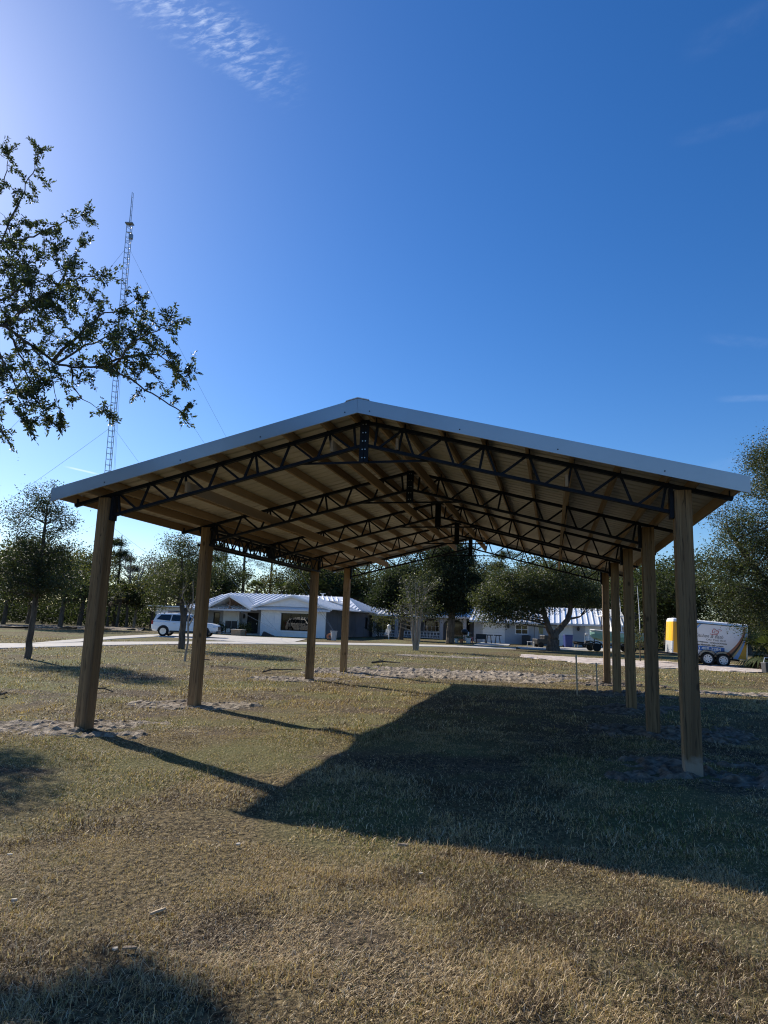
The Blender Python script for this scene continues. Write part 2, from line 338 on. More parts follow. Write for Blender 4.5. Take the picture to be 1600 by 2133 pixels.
def patch_nodes(m):
    t = m.node_tree; b = t.nodes['Principled BSDF']; src = b.inputs['Base Color'].links[0].from_socket
    a = t.nodes.new('ShaderNodeAttribute'); a.attribute_name = 'patch'; sp = t.nodes.new('ShaderNodeSeparateColor'); t.links.new(a.outputs['Color'], sp.inputs[0])
    tc2 = t.nodes.new('ShaderNodeTexCoord'); n = t.nodes.new('ShaderNodeTexNoise'); n.inputs['Scale'].default_value = 22; n.inputs['Detail'].default_value = 8; t.links.new(tc2.outputs['Object'], n.inputs['Vector'])
    rp_ = t.nodes.new('ShaderNodeValToRGB'); rp_.color_ramp.elements[0].position = .36; rp_.color_ramp.elements[0].color = (.028, .022, .016, 1); rp_.color_ramp.elements[1].position = .66; rp_.color_ramp.elements[1].color = (.20, .15, .10, 1); t.links.new(n.outputs['Fac'], rp_.inputs[0])
    for sock, colr in ((sp.outputs[1], (.13, .14, .045, 1)), (sp.outputs[0], None)):
        x = t.nodes.new('ShaderNodeMix'); x.data_type = 'RGBA'; q = t.nodes.new('ShaderNodeMath'); q.operation = 'MULTIPLY'; q.inputs[1].default_value = .34 if colr else .9; t.links.new(sock, q.inputs[0]); t.links.new(q.outputs[0], x.inputs[0]); t.links.new(src, x.inputs[6])
        if colr: x.inputs[7].default_value = colr
        else: t.links.new(rp_.outputs[0], x.inputs[7])
        src = x.outputs[2]
    t.links.new(src, b.inputs['Base Color'])
patch_nodes(M['ground'])

SLABS = []
def strip(name, near, far, m, h, n=40, wob=0.0, seed=0):
    """flat strip between two screen-traced ground lines, laid on the real ground with a small raised edge"""
    def line(pts):
        P = [gp(*p) for p in pts]; L = [0.0]
        for a, b in zip(P, P[1:]): L.append(L[-1] + (b - a).length)
        return [np.interp(np.linspace(0, L[-1], n), L, [p[k] for p in P]) for k in (0, 1)]
    A = line(near); B = line(far); b = MB(); rows = 7; V = []; SLABS.append((np.concatenate([A[0], B[0][::-1]]), np.concatenate([A[1], B[1][::-1]])))
    for j in range(rows):
        t = j / (rows - 1)
        x = A[0] * (1 - t) + B[0] * t; y = A[1] * (1 - t) + B[1] * t
        w = wob * (fbm(x * .8, y * .8 + seed, seed, 3) - .5) * (1 if j in (0, rows - 1) else .3); y = y + w
        e = h if 0 < j < rows - 1 else -0.02
        if j in (1, rows - 2): t = (.02 if j == 1 else .98); y = A[1] * (1 - t) + B[1] * t + wob * (fbm(x * .8, y * .8 + seed, seed, 3) - .5); x = A[0] * (1 - t) + B[0] * t
        z = gz(x, y) + e + (wob * .05 * (fbm(x * 2, y * 2, seed + 3, 3) - .3) if 0 < j < rows - 1 else 0)
        V += list(zip(x.tolist(), y.tolist(), z.tolist()))
    b.add(V, [(j * n + i, j * n + i + 1, (j + 1) * n + i + 1, (j + 1) * n + i) for j in range(rows - 1) for i in range(n - 1)])
    return tag(b.build(name, m, smooth=False), kind='structure')
strip('driveway', [(-260, 1356), (0, 1351.5), (240, 1344.5), (420, 1341.5), (600, 1342), (800, 1345), (960, 1348.5), (1075, 1353)],
      [(-260, 1340), (60, 1341), (240, 1337.5), (420, 1337), (600, 1337.5), (800, 1341), (960, 1345), (1075, 1349.5)], M['concrete'], .03)
strip('driveway', [(40, 1343), (160, 1338.5), (240, 1331.5), (330, 1326.5), (430, 1333), (520, 1338), (610, 1338.6)],
      [(90, 1338.5), (175, 1331), (240, 1326), (330, 1321.5), (430, 1321.5), (520, 1326.5), (640, 1331.5)], M['concrete'], .036)
strip('driveway', [(985, 1344.5), (1060, 1345.2)], [(1003, 1338.6), (1066, 1339.5)], M['concrete'], .04, n=8)
strip('driveway', [(1085, 1352.5), (1180, 1354), (1300, 1358)], [(1075, 1347.5), (1180, 1349), (1300, 1352)], M['concrete'], .03, n=12)
strip('sand_road', [(1085, 1369), (1200, 1381), (1340, 1391), (1480, 1397), (1640, 1405), (2100, 1430)],
      [(1085, 1364.5), (1200, 1369.5), (1340, 1376.5), (1480, 1384), (1640, 1389), (2100, 1400)], M['sand'], .025, n=90, wob=1.6, seed=4)
strip('sandy_bank', [(-200, 1308), (0, 1308), (190, 1310.5), (300, 1314)], [(-200, 1303), (0, 1304), (190, 1307), (300, 1311)], M['soil'], .12, n=60, wob=4.0, seed=8)

# dug soil round the posts and the tracked patch at the back of the roof
PV0 = Vector((3.596, 7.815, 0)); PSI = -0.2538; SX, SY = math.cos(PSI), math.sin(PSI)
def pv(X, Y):  # pavilion plan -> world
    return (PV0.x + X * SX - Y * SY, PV0.y + X * SY + Y * SX)
PW = 8.038; FR = [0.0, 3.04, 6.09, 9.135, 12.22]
MOUNDS = []
def mound(cx, cy, rx, ry, h, seed, lump=.05, rot=0.0, res=.05, track=0.0, name='soil_mound', mt='soil', edge=.92):
    nx_ = int(2 * rx / res); ny_ = int(2 * ry / res); X, Y = np.meshgrid(np.linspace(-1, 1, nx_), np.linspace(-1, 1, ny_))
    wx = cx + X * rx * math.cos(rot) - Y * ry * math.sin(rot); wy = cy + X * rx * math.sin(rot) + Y * ry * math.cos(rot)
    r = np.sqrt(X ** 2 + Y ** 2) + (fbm(wx * 1.5, wy * 1.5, seed, 4) - .5) * 1.7
    e = np.clip(edge - r, -.3, 1)
    z = np.where(e > 0, h * np.minimum(1, e * 2.0), e * .35) - .012
    ridged = 1 - np.abs(2 * fbm(wx * 3.2, wy * 3.2, seed + 5, 3) - 1)
    z = z + lump * (ridged - .62) * 1.5 + lump * 2.0 * (np.abs(2 * fbm(wx * 5.5, wy * 5.5, seed + 7, 3) - 1) - .18)
    if track: z = z + track * np.maximum(0, np.sin(wx * 16 + 5 * fbm(wx * .5, wy * .5, seed, 2))) * (np.sin(wy * 2.4 + wx * .7) > -.1)
    z = np.where(np.maximum(np.abs(X), np.abs(Y)) > .97, -.15, z)
    z = z + gz(wx, wy)
    m = MB(); m.v = list(zip(wx.ravel().tolist(), wy.ravel().tolist(), z.ravel().tolist()))
    m.f = [(j * nx_ + i, j * nx_ + i + 1, (j + 1) * nx_ + i + 1, (j + 1) * nx_ + i) for j in range(ny_ - 1) for i in range(nx_ - 1)]; m.m = [0] * len(m.f)
    MOUNDS.append((cx, cy, rx, ry, rot, seed)); tag(m.build(name, M[mt]), kind='structure')
POSTS = [(0, f) for f in FR] + [(-PW, FR[i]) for i in (0, 1, 3, 4)]
for i, (X, Y) in enumerate(POSTS):
    x, y = pv(X, Y)
    if i < 5: mound(x + .15, y + .1, 1.5, .95, .03, 11 + i, .05, mt='shade_loam', edge=.72)
    else: mound(x - .15, y + .15, (1.35, 1.5, 1.6, 1.5)[i - 5], (.85, .95, .9, .8)[i - 5], .025, 31 + i, .038, edge=.84)
bx, by = pv(-4.6, 13.4)
mound(bx, by, 4.9, 2.6, .03, 71, .035, rot=PSI * .4, res=.085, track=.035, name='tracked_soil')
c_ = gp(930, 1368); mound(c_.x, c_.y, 3.2, 1.0, .03, 81, .03, res=.15)
c_ = gp(1520, 1452); mound(c_.x + .5, c_.y, 2.2, .8, .03, 85, .04, res=.1)

# ------------------------------------------------------------------ grass (blades near the camera, thinning into the turf further off)
def in_mound(x, y):
    m = np.zeros(len(x))
    for cx, cy, rx, ry, rot, seed in MOUNDS:
        dx, dy = x - cx, y - cy; X = (dx * math.cos(rot) + dy * math.sin(rot)) / rx; Y = (-dx * math.sin(rot) + dy * math.cos(rot)) / ry
        r = np.sqrt(X * X + Y * Y) + (fbm(x * 1.5, y * 1.5, seed, 4) - .5) * 1.7
        m = np.maximum(m, np.clip((.95 - r) * 3.0, 0, 1))
    return m
def on_slab(x, y):
    m = np.zeros(len(x), bool)
    for sx, sy in SLABS:
        if sy.min() > 40: continue
        c = np.zeros(len(x), bool); n = len(sx)
        for i in range(n):
            x0, y0, x1, y1 = sx[i], sy[i], sx[i - 1], sy[i - 1]
            if y0 != y1: c ^= ((y0 > y) != (y1 > y)) & (x < (x1 - x0) * (y - y0) / (y1 - y0) + x0)
        m |= c
    return m
rg = np.random.default_rng(7)
def blades(n, d0, d1, L, wd, seed):
    d = np.sqrt(rg.uniform(d0 ** 2, d1 ** 2, n)); x = rg.uniform(-1, 1, n) * (.74 * d + 2.6); y = d
    keep = (rg.uniform(0, 1, n) > in_mound(x, y) * .95) & (~on_slab(x, y) if d1 > 25 else True)
    thin = fbm(x * 2.6, y * 2.6, 41, 4); keep &= rg.uniform(0, 1, n) < np.clip((thin - .38) * 7.0, .26, 1) * (1 - .22 * bare_f(x, y))
    x, y, d = x[keep], y[keep], d[keep]; n = len(x); z = gz(x, y) + rg.uniform(0, .012, n) * (L / .05)
    green = green_f(x, y); brown = np.clip((fbm(x * 1.3, y * 1.3, 23, 4) - .47) * 7, 0, 1)
    tuft = (.35 + 1.3 * fbm(x * 3.5, y * 3.5, 51, 2)) * np.clip(.45 + 2.6 * (fbm(x * .9, y * .9, 55, 3) - .28), .45, 1.6)
    ln = L * rg.gamma(4, .25, n) * tuft; az = rg.uniform(0, 2 * np.pi, n)
    bf = bare_f(x, y); lean = np.where(rg.uniform(0, 1, n) < .8 + .2 * bf, rg.uniform(.85, 1.5, n), rg.uniform(.2, .9, n)); lean = np.where(bf > .3, np.maximum(lean, 1.3), lean); ux, uy = np.cos(az), np.sin(az)
    w = wd * rg.uniform(.7, 1.3, n); px, py = -uy, ux
    s1 = np.sin(lean * .7); c1 = np.cos(lean * .7); l2 = np.minimum(lean * 1.3, 1.62); s2 = np.sin(l2); c2 = np.cos(l2); az2 = az + rg.normal(0, .6, n); vx, vy = np.cos(az2), np.sin(az2)
    B = np.stack([x, y, z], 1); Mid = B + np.stack([ux * s1, uy * s1, c1], 1) * (ln * .5)[:, None]; T = Mid + np.stack([vx * s2, vy * s2, c2], 1) * (ln * .5)[:, None]
    S = np.stack([px * w, py * w, np.zeros(n)], 1) * .5
    V = np.stack([B - S, B + S, Mid + S * .8, B - S, Mid + S * .8, Mid - S * .8, Mid - S * .8, Mid + S * .8, T], 1).reshape(-1, 3)
    straw = np.array([.48, .35, .185]); gr = np.array([.17, .18, .052]); br = np.array([.11, .072, .042]); pale = np.array([.66, .54, .37])
    r = rg.uniform(0, 1, n); t = np.where((r < .05 + .42 * green)[:, None], gr, straw)
    r = rg.uniform(0, 1, n); t = np.where((r < .20 + .55 * brown * (1 - green))[:, None], br, t); t = np.where((r > .86)[:, None], pale, t)
    t = t * rg.uniform(.65, 1.25, n)[:, None]
    return V, np.repeat(t, 3, axis=0)
parts = [blades(760000, 1.6, 5.2, .022, .0030, 1), blades(500000, 5.0, 10.5, .027, .0048, 2), blades(270000, 10.2, 21, .040, .0092, 3), blades(120000, 20.5, 40, .055, .019, 4)]
gobj = np_mesh('grass', np.concatenate([p[0] for p in parts]), 3, M['grass'], np.concatenate([p[1] for p in parts]))
tag(gobj, 'dry straw coloured lawn grass with green patches', 'grass', kind='stuff')
# ------------------------------------------------------------------ pavilion (open pole barn): local X right along a truss, Y back, origin at the near right post
pav = thing('pavilion', 'open pole barn of square timber posts, black trusses and a low metal gable roof', 'pavilion', PV0, PSI)
ZT = 3.33; SL = 0.247; HALF = PW / 2; CH = .048
def zc(X): return ZT + SL * (HALF - abs(X + HALF))          # underside of the top chord
for i, (X, Y) in enumerate(POSTS):
    m = MB(); w = .19; zb = -.35; wx, wy = pv(X, Y); z0 = float(gz(wx, wy)); top = ZT + (SL * .0)
    V = []; levels = [zb, z0 + .02, 1.2, 2.3, top - .012]; rr = random.Random(i)
    for z in levels:
        jx, jy = (0, 0) if z in (zb, levels[-1]) else (rr.uniform(-.004, .004), rr.uniform(-.004, .004))
        for cx, cy in ((-1, -1), (1, -1), (1, 1), (-1, 1)): V.append((X + cx * w / 2 + jx, Y + cy * w / 2 + jy, z))
    F = [(0, 3, 2, 1), tuple(len(V) - 4 + k for k in range(4))]
    for L in range(len(levels) - 1):
        for k in range(4): F.append((L * 4 + k, L * 4 + (k + 1) % 4, (L + 1) * 4 + (k + 1) % 4, (L + 1) * 4 + k))
    m.add(V, F); po = m.build('post', M['post'], pav, bevel=.006)
    if i == 0: po.data.materials[0] = M['mudpost']
PANEL = .553
def node(s, k):
    """k-th purlin line counted from the post (0) to the ridge (7); s=-1 left slope, +1 right slope"""
    return -HALF + s * (HALF - .17 - PANEL * k)
for fi, Y in enumerate(FR):
    nopost_left = fi == 2
    tr = bpy.data.objects.new('truss', None); C.objects.link(tr); tr.parent = pav; tr.location = (0, Y, 0)
    tc_, bc_ = MB(), MB(); D = .325                                   # vertical drop to the underside of the bottom chord
    for s in (-1, 1):
        xe = -HALF + s * (HALF + .56); xr = -HALF + s * .045
        for o in (-.019, .019):                                       # paired angles
            tc_.bar((xe, o, zc(xe) + CH / 2), (xr, o, zc(xr) + CH / 2), .03, CH)
            xi = -HALF + s * (HALF - .10)
            bc_.bar((xi, o, zc(xi) - D + CH / 2), (xr, o, zc(xr) - D + CH / 2), .028, CH * .85)
    tc_.build('top_chord', M['steel'], tr); bc_.build('bottom_chord', M['steel'], tr)
    webs = []; zr = ZT + SL * HALF
    for s in (-1, 1):
        for k in range(8):
            xt = node(s, k) if k < 7 else -HALF + s * .11
            zt_ = zc(xt) + .01
            xb = node(s, k) - s * PANEL * .65
            if k < 7:
                if k > 0 or True: webs.append(((xt - s * .03, zt_), (xb + s * .035, zc(xb) - D + .03)))
                xn = node(s, k + 1) if k < 6 else -HALF + s * .14
                webs.append(((xn + s * .03, zc(xn) + .01), (xb - s * .035, zc(xb) - D + .03)))
            if k in (0, 2, 4, 6): webs.append(((xt - s * .005, zt_), (xt - s * .06, zc(xt - s * .06) - D + .03)))
    lattice = MB()
    for j, ((x0, z0), (x1, z1)) in enumerate(webs):
        b = MB() if fi < 3 else lattice
        b.bar((x0, 0, z0), (x1, 0, z1), .03, .026, (0, 1, 0))
        if fi < 3: b.build('web_bar', M['steel'], tr)
    if fi >= 3: tag(lattice.build('web_bars', M['steel'], tr), kind='stuff')
    rp = MB(); ph = .60
    for dx in (-.034, .034): rp.box((-HALF + dx, -.052, zr + .045 - ph / 2), (.062, .012, ph))
    rp.box((-HALF, .0, zr + .045 - ph / 2), (.014, .094, ph))
    rp.build('ridge_plate', M['steel'], tr)
    for q in range(5 if fi < 2 else 0):
        for dx in (-.02, .02): bo = MB(); bo.cyl((-HALF + dx, -.062, zr - .02 - q * .118), .009, .012, 6, 'y'); bo.build('bolt', M['bolt'], tr)
    tb = MB(); hw = (ph - .045 - D) / SL + .06; tb.bar((-HALF - hw, .045, zr + .07 - ph), (-HALF + hw, .045, zr + .07 - ph), .02, .03); tb.build('tie_bar', M['steel'], tr)
    for s in (-1, 1):
        if s == -1 and nopost_left:
            ep = MB(); ep.box((-PW, 0, ZT - .15), (.17, .1, .34)); ep.build('end_plate', M['steel'], tr); continue
        ep = MB(); xe = -HALF + s * (HALF - .095 - .006 - .022); ep.box((xe, 0, ZT - .165), (.044, .12, .37)); ep.build('end_plate', M['steel'], tr)
    for s in (-1, 1):
        for X in [node(s, k) for k in range(7)] + [-HALF + s * (HALF + .13), -HALF + s * (HALF + .50), -HALF + s * .12]:
            cl = MB(); cl.box((X + s * .03, 0, zc(X) + CH + .028), (.008, .05, .07)); cl.build('purlin_clip', M['steel'], tr)
# girder truss carrying the third frame, between left posts two and four
for o in (-.125, .125):
    gt = bpy.data.objects.new('girder_truss', None); C.objects.link(gt); gt.parent = pav
    m = MB(); y0, y1 = FR[1] - .11, FR[3] + .11; zt_ = ZT - .05; zb_ = ZT - .36
    m.bar((-PW + o, y0, zt_), (-PW + o, y1, zt_), .04, .045); m.build('top_chord', M['steel'], gt)
    m = MB(); m.bar((-PW + o, y0, zb_), (-PW + o, y1, zb_), .04, .045); m.build('bottom_chord', M['steel'], gt)
    m = MB(); n = 12; st = (y1 - y0) / n; sh = 0 if o < 0 else st * .35
    for k in range(n):
        y = y0 + k * st + sh
        if y + st > y1: continue
        m.bar((-PW + o, y, zt_), (-PW + o, y + st * .5, zb_), .022, .022, (1, 0, 0)); m.bar((-PW + o, y + st, zt_), (-PW + o, y + st * .5, zb_), .022, .022, (1, 0, 0))
        if k % 2: m.bar((-PW + o, y + st, zt_), (-PW + o, y + st, zb_), .018, .018, (1, 0, 0))
    tag(m.build('web_bars', M['steel'], gt), kind='stuff')
# purlins on edge over the trusses, lengthwise braces through the webs
OVF = .43; YF, YB = -OVF, FR[4] + .43; PH = .14
for s in (-1, 1):
    for X in [node(s, k) for k in range(7)] + [-HALF + s * (HALF + .13), -HALF + s * (HALF + .55), -HALF + s * .13]:
        m = MB(); z = zc(X) + CH; xs_ = -HALF + s * .0
        m.box((X, (YF + YB) / 2, z + PH / 2 - .003), (.038, YB - YF - .03, PH - .006)); m.build('purlin', M['purlin'], pav)
    for k in (2, 6):
        X = node(s, k) - s * .065; m = MB(); z = zc(X) - .325 + .05
        m.box((X, (FR[0] + FR[4]) / 2, z + .08), (.038, FR[4] - FR[0] + .12, .16)); m.build('brace_board', M['purlin'], pav)
XE = HALF + .582
for s in (-1, 1):                                                       # ribbed roof sheet, ribs run down the slope
    m = MB(); zo = CH + PH; prof = []; y = YF
    while y < YB - .05:
        prof += [(y, 0), (y + .055, 0), (y + .075, .019), (y + .105, .019), (y + .125, 0)]; y += .229
    prof = [(a, b) for a, b in prof if a <= YB]; prof.append((YB, 0)); n = len(prof)
    V = []
    for t in (0.0, 1.0):
        X = -HALF + s * (.012 + (XE - .012) * t)
        for a, b in prof: V.append((X, a, zc(X) + zo + b))
    V += [(p[0], p[1], p[2] - .0015) for p in V]
    F = []
    for k in range(n - 1):
        q = (k, k + 1, n + k + 1, n + k); F.append(q if s > 0 else q[::-1]); q = tuple(2 * n + i for i in q); F.append(q[::-1] if s > 0 else q)
    m.add(V, F); m.build('roof_sheet', M['sheet'], pav)
    for yy, dy in ((YF - .012, -1), (YB + .012, 1)):                    # rake trim at both gable ends
        m = MB(); e = XE + .06
        X0, X1 = -HALF + s * .001, -HALF + s * e
        lo, hi = .03, CH + PH + .032
        poly = [(X0, yy, zc(X0) + lo), (X1, yy, zc(X1) + lo), (X1, yy, zc(X1) + hi), (X0, yy, zc(X0) + hi)]
        m.prism(poly, (0, -dy * .002, 0)); 
        poly = [(X0, yy, zc(X0) + hi), (X1, yy, zc(X1) + hi), (X1, yy - dy * .16, zc(X1) + hi), (X0, yy - dy * .16, zc(X0) + hi)]
        m.prism(poly, (0, 0, .0025))
        poly = [(X0, yy, zc(X0) + lo), (X1, yy, zc(X1) + lo), (X1, yy - dy * .03, zc(X1) + lo), (X0, yy - dy * .03, zc(X0) + lo)]
        m.prism(poly, (0, 0, -.0025))
        rt = m.build('rake_trim', M['trim'], pav)
        if dy < 0:
            k = .17
            while k < e: b = MB(); b.cyl((-HALF + s * k, yy - .003, zc(-HALF + s * k) + lo + .05), .0085, .006, 8, 'y'); b.build('screw', M['steel'], rt); k += 1.2 if k < 4 else .35
    m = MB(); X = -HALF + s * (XE + .02); m.box((X, (YF + YB) / 2, zc(X) + CH + PH - .035), (.012, YB - YF, .10)); m.build('eave_trim', M['trim'], pav)
m = MB(); zr = ZT + SL * HALF + CH + PH + .046
pr = [(-.17, -.050), (-.155, -.032), (-.05, -.006), (0, .006), (.05, -.006), (.155, -.032), (.17, -.050)]
V = [(-HALF + a, yy, zr + b - dz) for yy in (YF - .018, YB + .018) for dz in (0, .012) for a, b in pr]; n = len(pr)
F = [(k, k + 1, 2 * n + k + 1, 2 * n + k) for k in range(n - 1)] + [(n + k + 1, n + k, 3 * n + k, 3 * n + k + 1) for k in range(n - 1)] + [(n + k, n + k + 1, k + 1, k) for k in range(n - 1)] + [(2 * n + k, 2 * n + k + 1, 3 * n + k + 1, 3 * n + k) for k in range(n - 1)]
m.add(V, F); m.build('ridge_cap', M['fasciab'], pav)
# ------------------------------------------------------------------ house (same bearing as the pavilion): origin at the front right corner of the gabled wing
def seam_roof(m, e0, e1, r0, r1, step=.42, th=.06, rib=.085):
    """sloping roof plane from eave edge e0-e1 up to ridge edge r0-r1 with standing seams running up the slope"""
    e0, e1, r0, r1 = map(Vector, (e0, e1, r0, r1)); nrm = (e1 - e0).cross(r0 - e0).normalized()
    if nrm.z < 0: nrm = -nrm
    m.prism([e0, e1, r1, r0] if (r1 - r0).length > .05 else [e0, e1, r0], -nrm * th)
    L = (e1 - e0).length; ax = (e1 - e0).normalized(); up = (nrm.cross(ax)); up = up if up.dot(r0 - e0) > 0 else -up
    hgt = (r0 - e0).dot(up); a0 = (r0 - e0).dot(ax); a1 = (r1 - e0).dot(ax); x = step * .5
    while x < L:
        t = 1.0                                                         # how far up the slope this seam can run
        if x < a0: t = min(t, x / a0)
        if x > a1: t = min(t, (L - x) / max(L - a1, 1e-4))
        if a0 < 0 and x + (a0) * 0 < 0: t = 0
        p = e0 + ax * x + nrm * rib * .5; q = p + up * hgt * t
        if t > .04: m.bar(p, q, .05, rib, nrm)
        x += step
def wall_panel(m, x0, x1, y, z0, z1, holes=(), t=.12, groove=0.0):
    """front facing wall with rectangular openings (x0,x1,z0,z1)"""
    xs_ = sorted({x0, x1, *[h[0] for h in holes], *[h[1] for h in holes]})
    for a, b in zip(xs_, xs_[1:]):
        hs_ = [h for h in holes if h[0] <= a + 1e-6 and h[1] >= b - 1e-6]; z = z0
        for h in sorted(hs_, key=lambda q: q[2]):
            if h[2] > z + .01: m.box(((a + b) / 2, y + t / 2, (z + h[2]) / 2), (b - a, t, h[2] - z))
            z = h[3]
        if z1 > z + .01: m.box(((a + b) / 2, y + t / 2, (z + z1) / 2), (b - a, t, z1 - z))
def win(parent, x0, x1, z0, z1, y, fm, nx=1, nz=1, fw=.07, glass='glass', sill=True):
    m = MB()
    for a, b, c, d in ((x0, x1, z0, z0 + fw), (x0, x1, z1 - fw, z1), (x0, x0 + fw, z0 + fw, z1 - fw), (x1 - fw, x1, z0 + fw, z1 - fw)):
        m.box(((a + b) / 2, y + .03, (c + d) / 2), (b - a, .10, d - c))
    for i in range(1, nx): m.box((x0 + (x1 - x0) * i / nx, y + .035, (z0 + z1) / 2), (fw * .6, .06, z1 - z0 - 2 * fw))
    for i in range(1, nz): m.box(((x0 + x1) / 2, y + .037, z0 + (z1 - z0) * i / nz), (x1 - x0 - 2 * fw, .055, fw * .6))
    w = m.build('window', M[fm], parent)
    g = MB(); g.box(((x0 + x1) / 2, y + .06, (z0 + z1) / 2), (x1 - x0 - fw, .012, z1 - z0 - fw)); g.build('pane', M[glass], w)
    return w
H0 = Vector((xat(678, 61), 61, 0))
hs_ = thing('ranch_house', 'long white ranch house with ribbed metal roof and wide low gable behind the left posts', 'house', H0, PSI)
m = MB(); hole = (-4.35, -1.55, .55, 2.15); wall_panel(m, -6.4, 0, 0, 0, 2.72, [hole], t=.15)
for X in (-5.65, -5.05, -.98, -.5): m.box((X, -.012, 1.36), (.035, .022, 2.70))
m.build('front_wall', M['white'], hs_)
m = MB()
for a, b, c, d in ((-4.5, -1.4, .40, .53), (-4.5, -1.4, 2.17, 2.30)): m.box(((a + b) / 2, -.035, (c + d) / 2), (b - a, .06, d - c))
for X in (-4.43, -1.47): m.box((X, -.033, 1.35), (.14, .05, 1.63))
m.build('window_surround', M['white'], hs_)
w = win(hs_, -4.35, -1.55, .55, 2.15, .02, 'frame', 3, 1, .06, 'clearglass')
for X in (-1.85, -2.35, -4.05): m = MB(); m.box((X, .25, 1.35), (.32 if X > -3 else .2, .04, 1.5)); m.build('curtain', M['curtain'], w)
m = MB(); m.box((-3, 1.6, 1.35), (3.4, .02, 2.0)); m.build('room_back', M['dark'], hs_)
# right flank, long and in shade
m = MB()
for a, b in ((.15, 3.4), (3.46, 6.6), (6.66, 9.6), (9.66, 12.8), (12.86, 16.4)): m.box((-.075, (a + b) / 2, 1.3), (.15, b - a, 2.6))
m.box((-.09, 8.2, 1.3), (.10, 16.2, 2.58)); m.build('side_wall', M['shadewall'], hs_)
for y in (5.2, 13.8):
    m = MB(); m.box((.01, y, 1.45), (.04, .9, 1.3)); f = m.build('window', M['frame'], hs_); m = MB(); m.box((.035, y, 1.45), (.012, .74, 1.14)); m.build('pane', M['glass'], f)
# gable wing roof
m = MB(); zr, ze = 3.76, 2.62
seam_roof(m, (.75, -.55, ze), (.75, 15.2, ze), (-3.2, -.55, zr), (-3.2, 15.2, zr)); m.build('roof', M['roof'], hs_)
m = MB(); seam_roof(m, (-7.15, -.55, ze), (-7.15, 9.0, ze), (-3.2, -.55, zr), (-3.2, 9.0, zr)); m.build('roof', M['roof'], hs_)
m = MB(); m.prism([(-6.6, -.30, 2.74), (.2, -.30, 2.74), (-3.2, -.30, 3.66)], (0, .25, 0)); m.build('gable', M['white'], hs_)
m = MB()
for s in (-1, 1): m.bar((-3.2, -.57, zr - .07), (-3.2 + s * 3.98, -.57, ze - .06), .05, .17, (0, 0, 1))
m.build('gable_trim', M['white'], hs_)
m = MB(); m.prism([(-6.9, -.52, 2.52), (.5, -.52, 2.52), (.5, -.2, 2.72), (-6.9, -.2, 2.72)], (0, 0, -.05)); m.box((-3.2, -.54, 2.44), (7.6, .05, .16)); m.build('gable_eave', M['fasciab'], hs_)
# main roof
m = MB(); seam_roof(m, (-14.6, -.6, 2.35), (-6.6, -.6, 2.35), (-13.2, 6.5, 4.1), (-6.6, 6.5, 4.1), .48); m.build('roof', M['roof'], hs_)
m = MB(); seam_roof(m, (-6.6, 4.5, 3.61), (-.6, 7.5, 3.6), (-6.6, 6.5, 4.1), (-2.2, 9.0, 4.1), .48); m.build('roof', M['roof'], hs_)
m = MB(); m.prism([(-13.2, 6.55, 4.09), (-6.6, 6.55, 4.09), (-6.6, 13.0, 2.4), (-14.6, 13.0, 2.4)], (0, 0, -.06)); m.prism([(-14.6, -.55, 2.34), (-13.2, 6.5, 4.08), (-14.6, 13.0, 2.38)], (0, 0, -.05)); m.build('roof', M['roof'], hs_)
m = MB(); m.box((-10.9, -.63, 2.26), (7.4, .05, .17)); m.build('eave_trim', M['fasciab'], hs_)
# hipped rear block
m = MB(); seam_roof(m, (-8.5, 8.6, 2.9), (.85, 8.6, 2.72), (-8.5, 14, 4.3), (-2.4, 14, 4.3), .48); m.build('roof', M['roof'], hs_)
m = MB(); seam_roof(m, (.85, 8.6, 2.70), (.85, 20, 2.62), (-2.4, 14, 4.28), (-2.4, 14.04, 4.28), .48); m.build('roof', M['roof'], hs_)
m = MB(); m.cyl((-5.2, 13.6, 4.32), .13, .5, 8); m.box((-5.2, 13.6, 4.6), (.5, .5, .05)); m.build('roof_vent', M['fasciab'], hs_)
m = MB(); m.cyl((-3.4, 6.0, 3.95), .05, .5, 8); m.build('vent_pipe', M['fasciab'], hs_)
# entry porch with its own gablet
m = MB()
for s in (-1, 1):
    seam_roof(m, (-9.4 + s * 2.25, -.75, 2.42), (-9.4 + s * 2.25, 3.9, 2.42 + .0), (-9.4, -.75, 3.62), (-9.4, 5.0, 3.62), .45)
m.build('porch_roof', M['roof'], hs_)
m = MB()
for s in (-1, 1): m.bar((-9.4, -.78, 3.56), (-9.4 + s * 2.32, -.78, 2.36), .05, .18)
m.build('gable_trim', M['white'], hs_)
m = MB(); m.prism([(-11.1, .7, 2.3), (-7.7, .7, 2.3), (-9.4, .7, 3.5)], (0, .1, 0)); m.build('porch_gable', M['brownwood'], hs_)
m = MB(); m.box((-9.4, -.5, 2.36), (4.0, .14, .12)); m.box((-9.4, -.5, 2.95), (.14, .12, 1.06)); m.build('porch_beam', M['brownwood'], hs_)
m = MB(); wall_panel(m, -13.2, -6.4, 2.4, 0, 2.4, [(-8.95, -7.75, .05, 2.1), (-7.3, -6.5, .05, 2.2), (-12.6, -11.9, .9, 2.0)]); m.build('porch_wall', M['greywall'], hs_)
m = MB(); m.box((-10.4, 2.0, 1.15), (1.7, .3, 2.3)); m.build('porch_panel', M['white'], hs_)
m = MB(); m.box((-8.35, 2.45, 1.07), (1.16, .06, 2.05)); d = m.build('front_door', M['dark'], hs_)
m = MB(); m.box((-7.9, 2.405, 1.05), (.05, .05, .14)); m.build('handle', M['bolt'], d)
win(hs_, -7.3, -6.5, .05, 2.2, 2.42, 'frame', 1, 5, .06); win(hs_, -12.6, -11.9, .9, 2.0, 2.42, 'frame', 1, 2, .06)
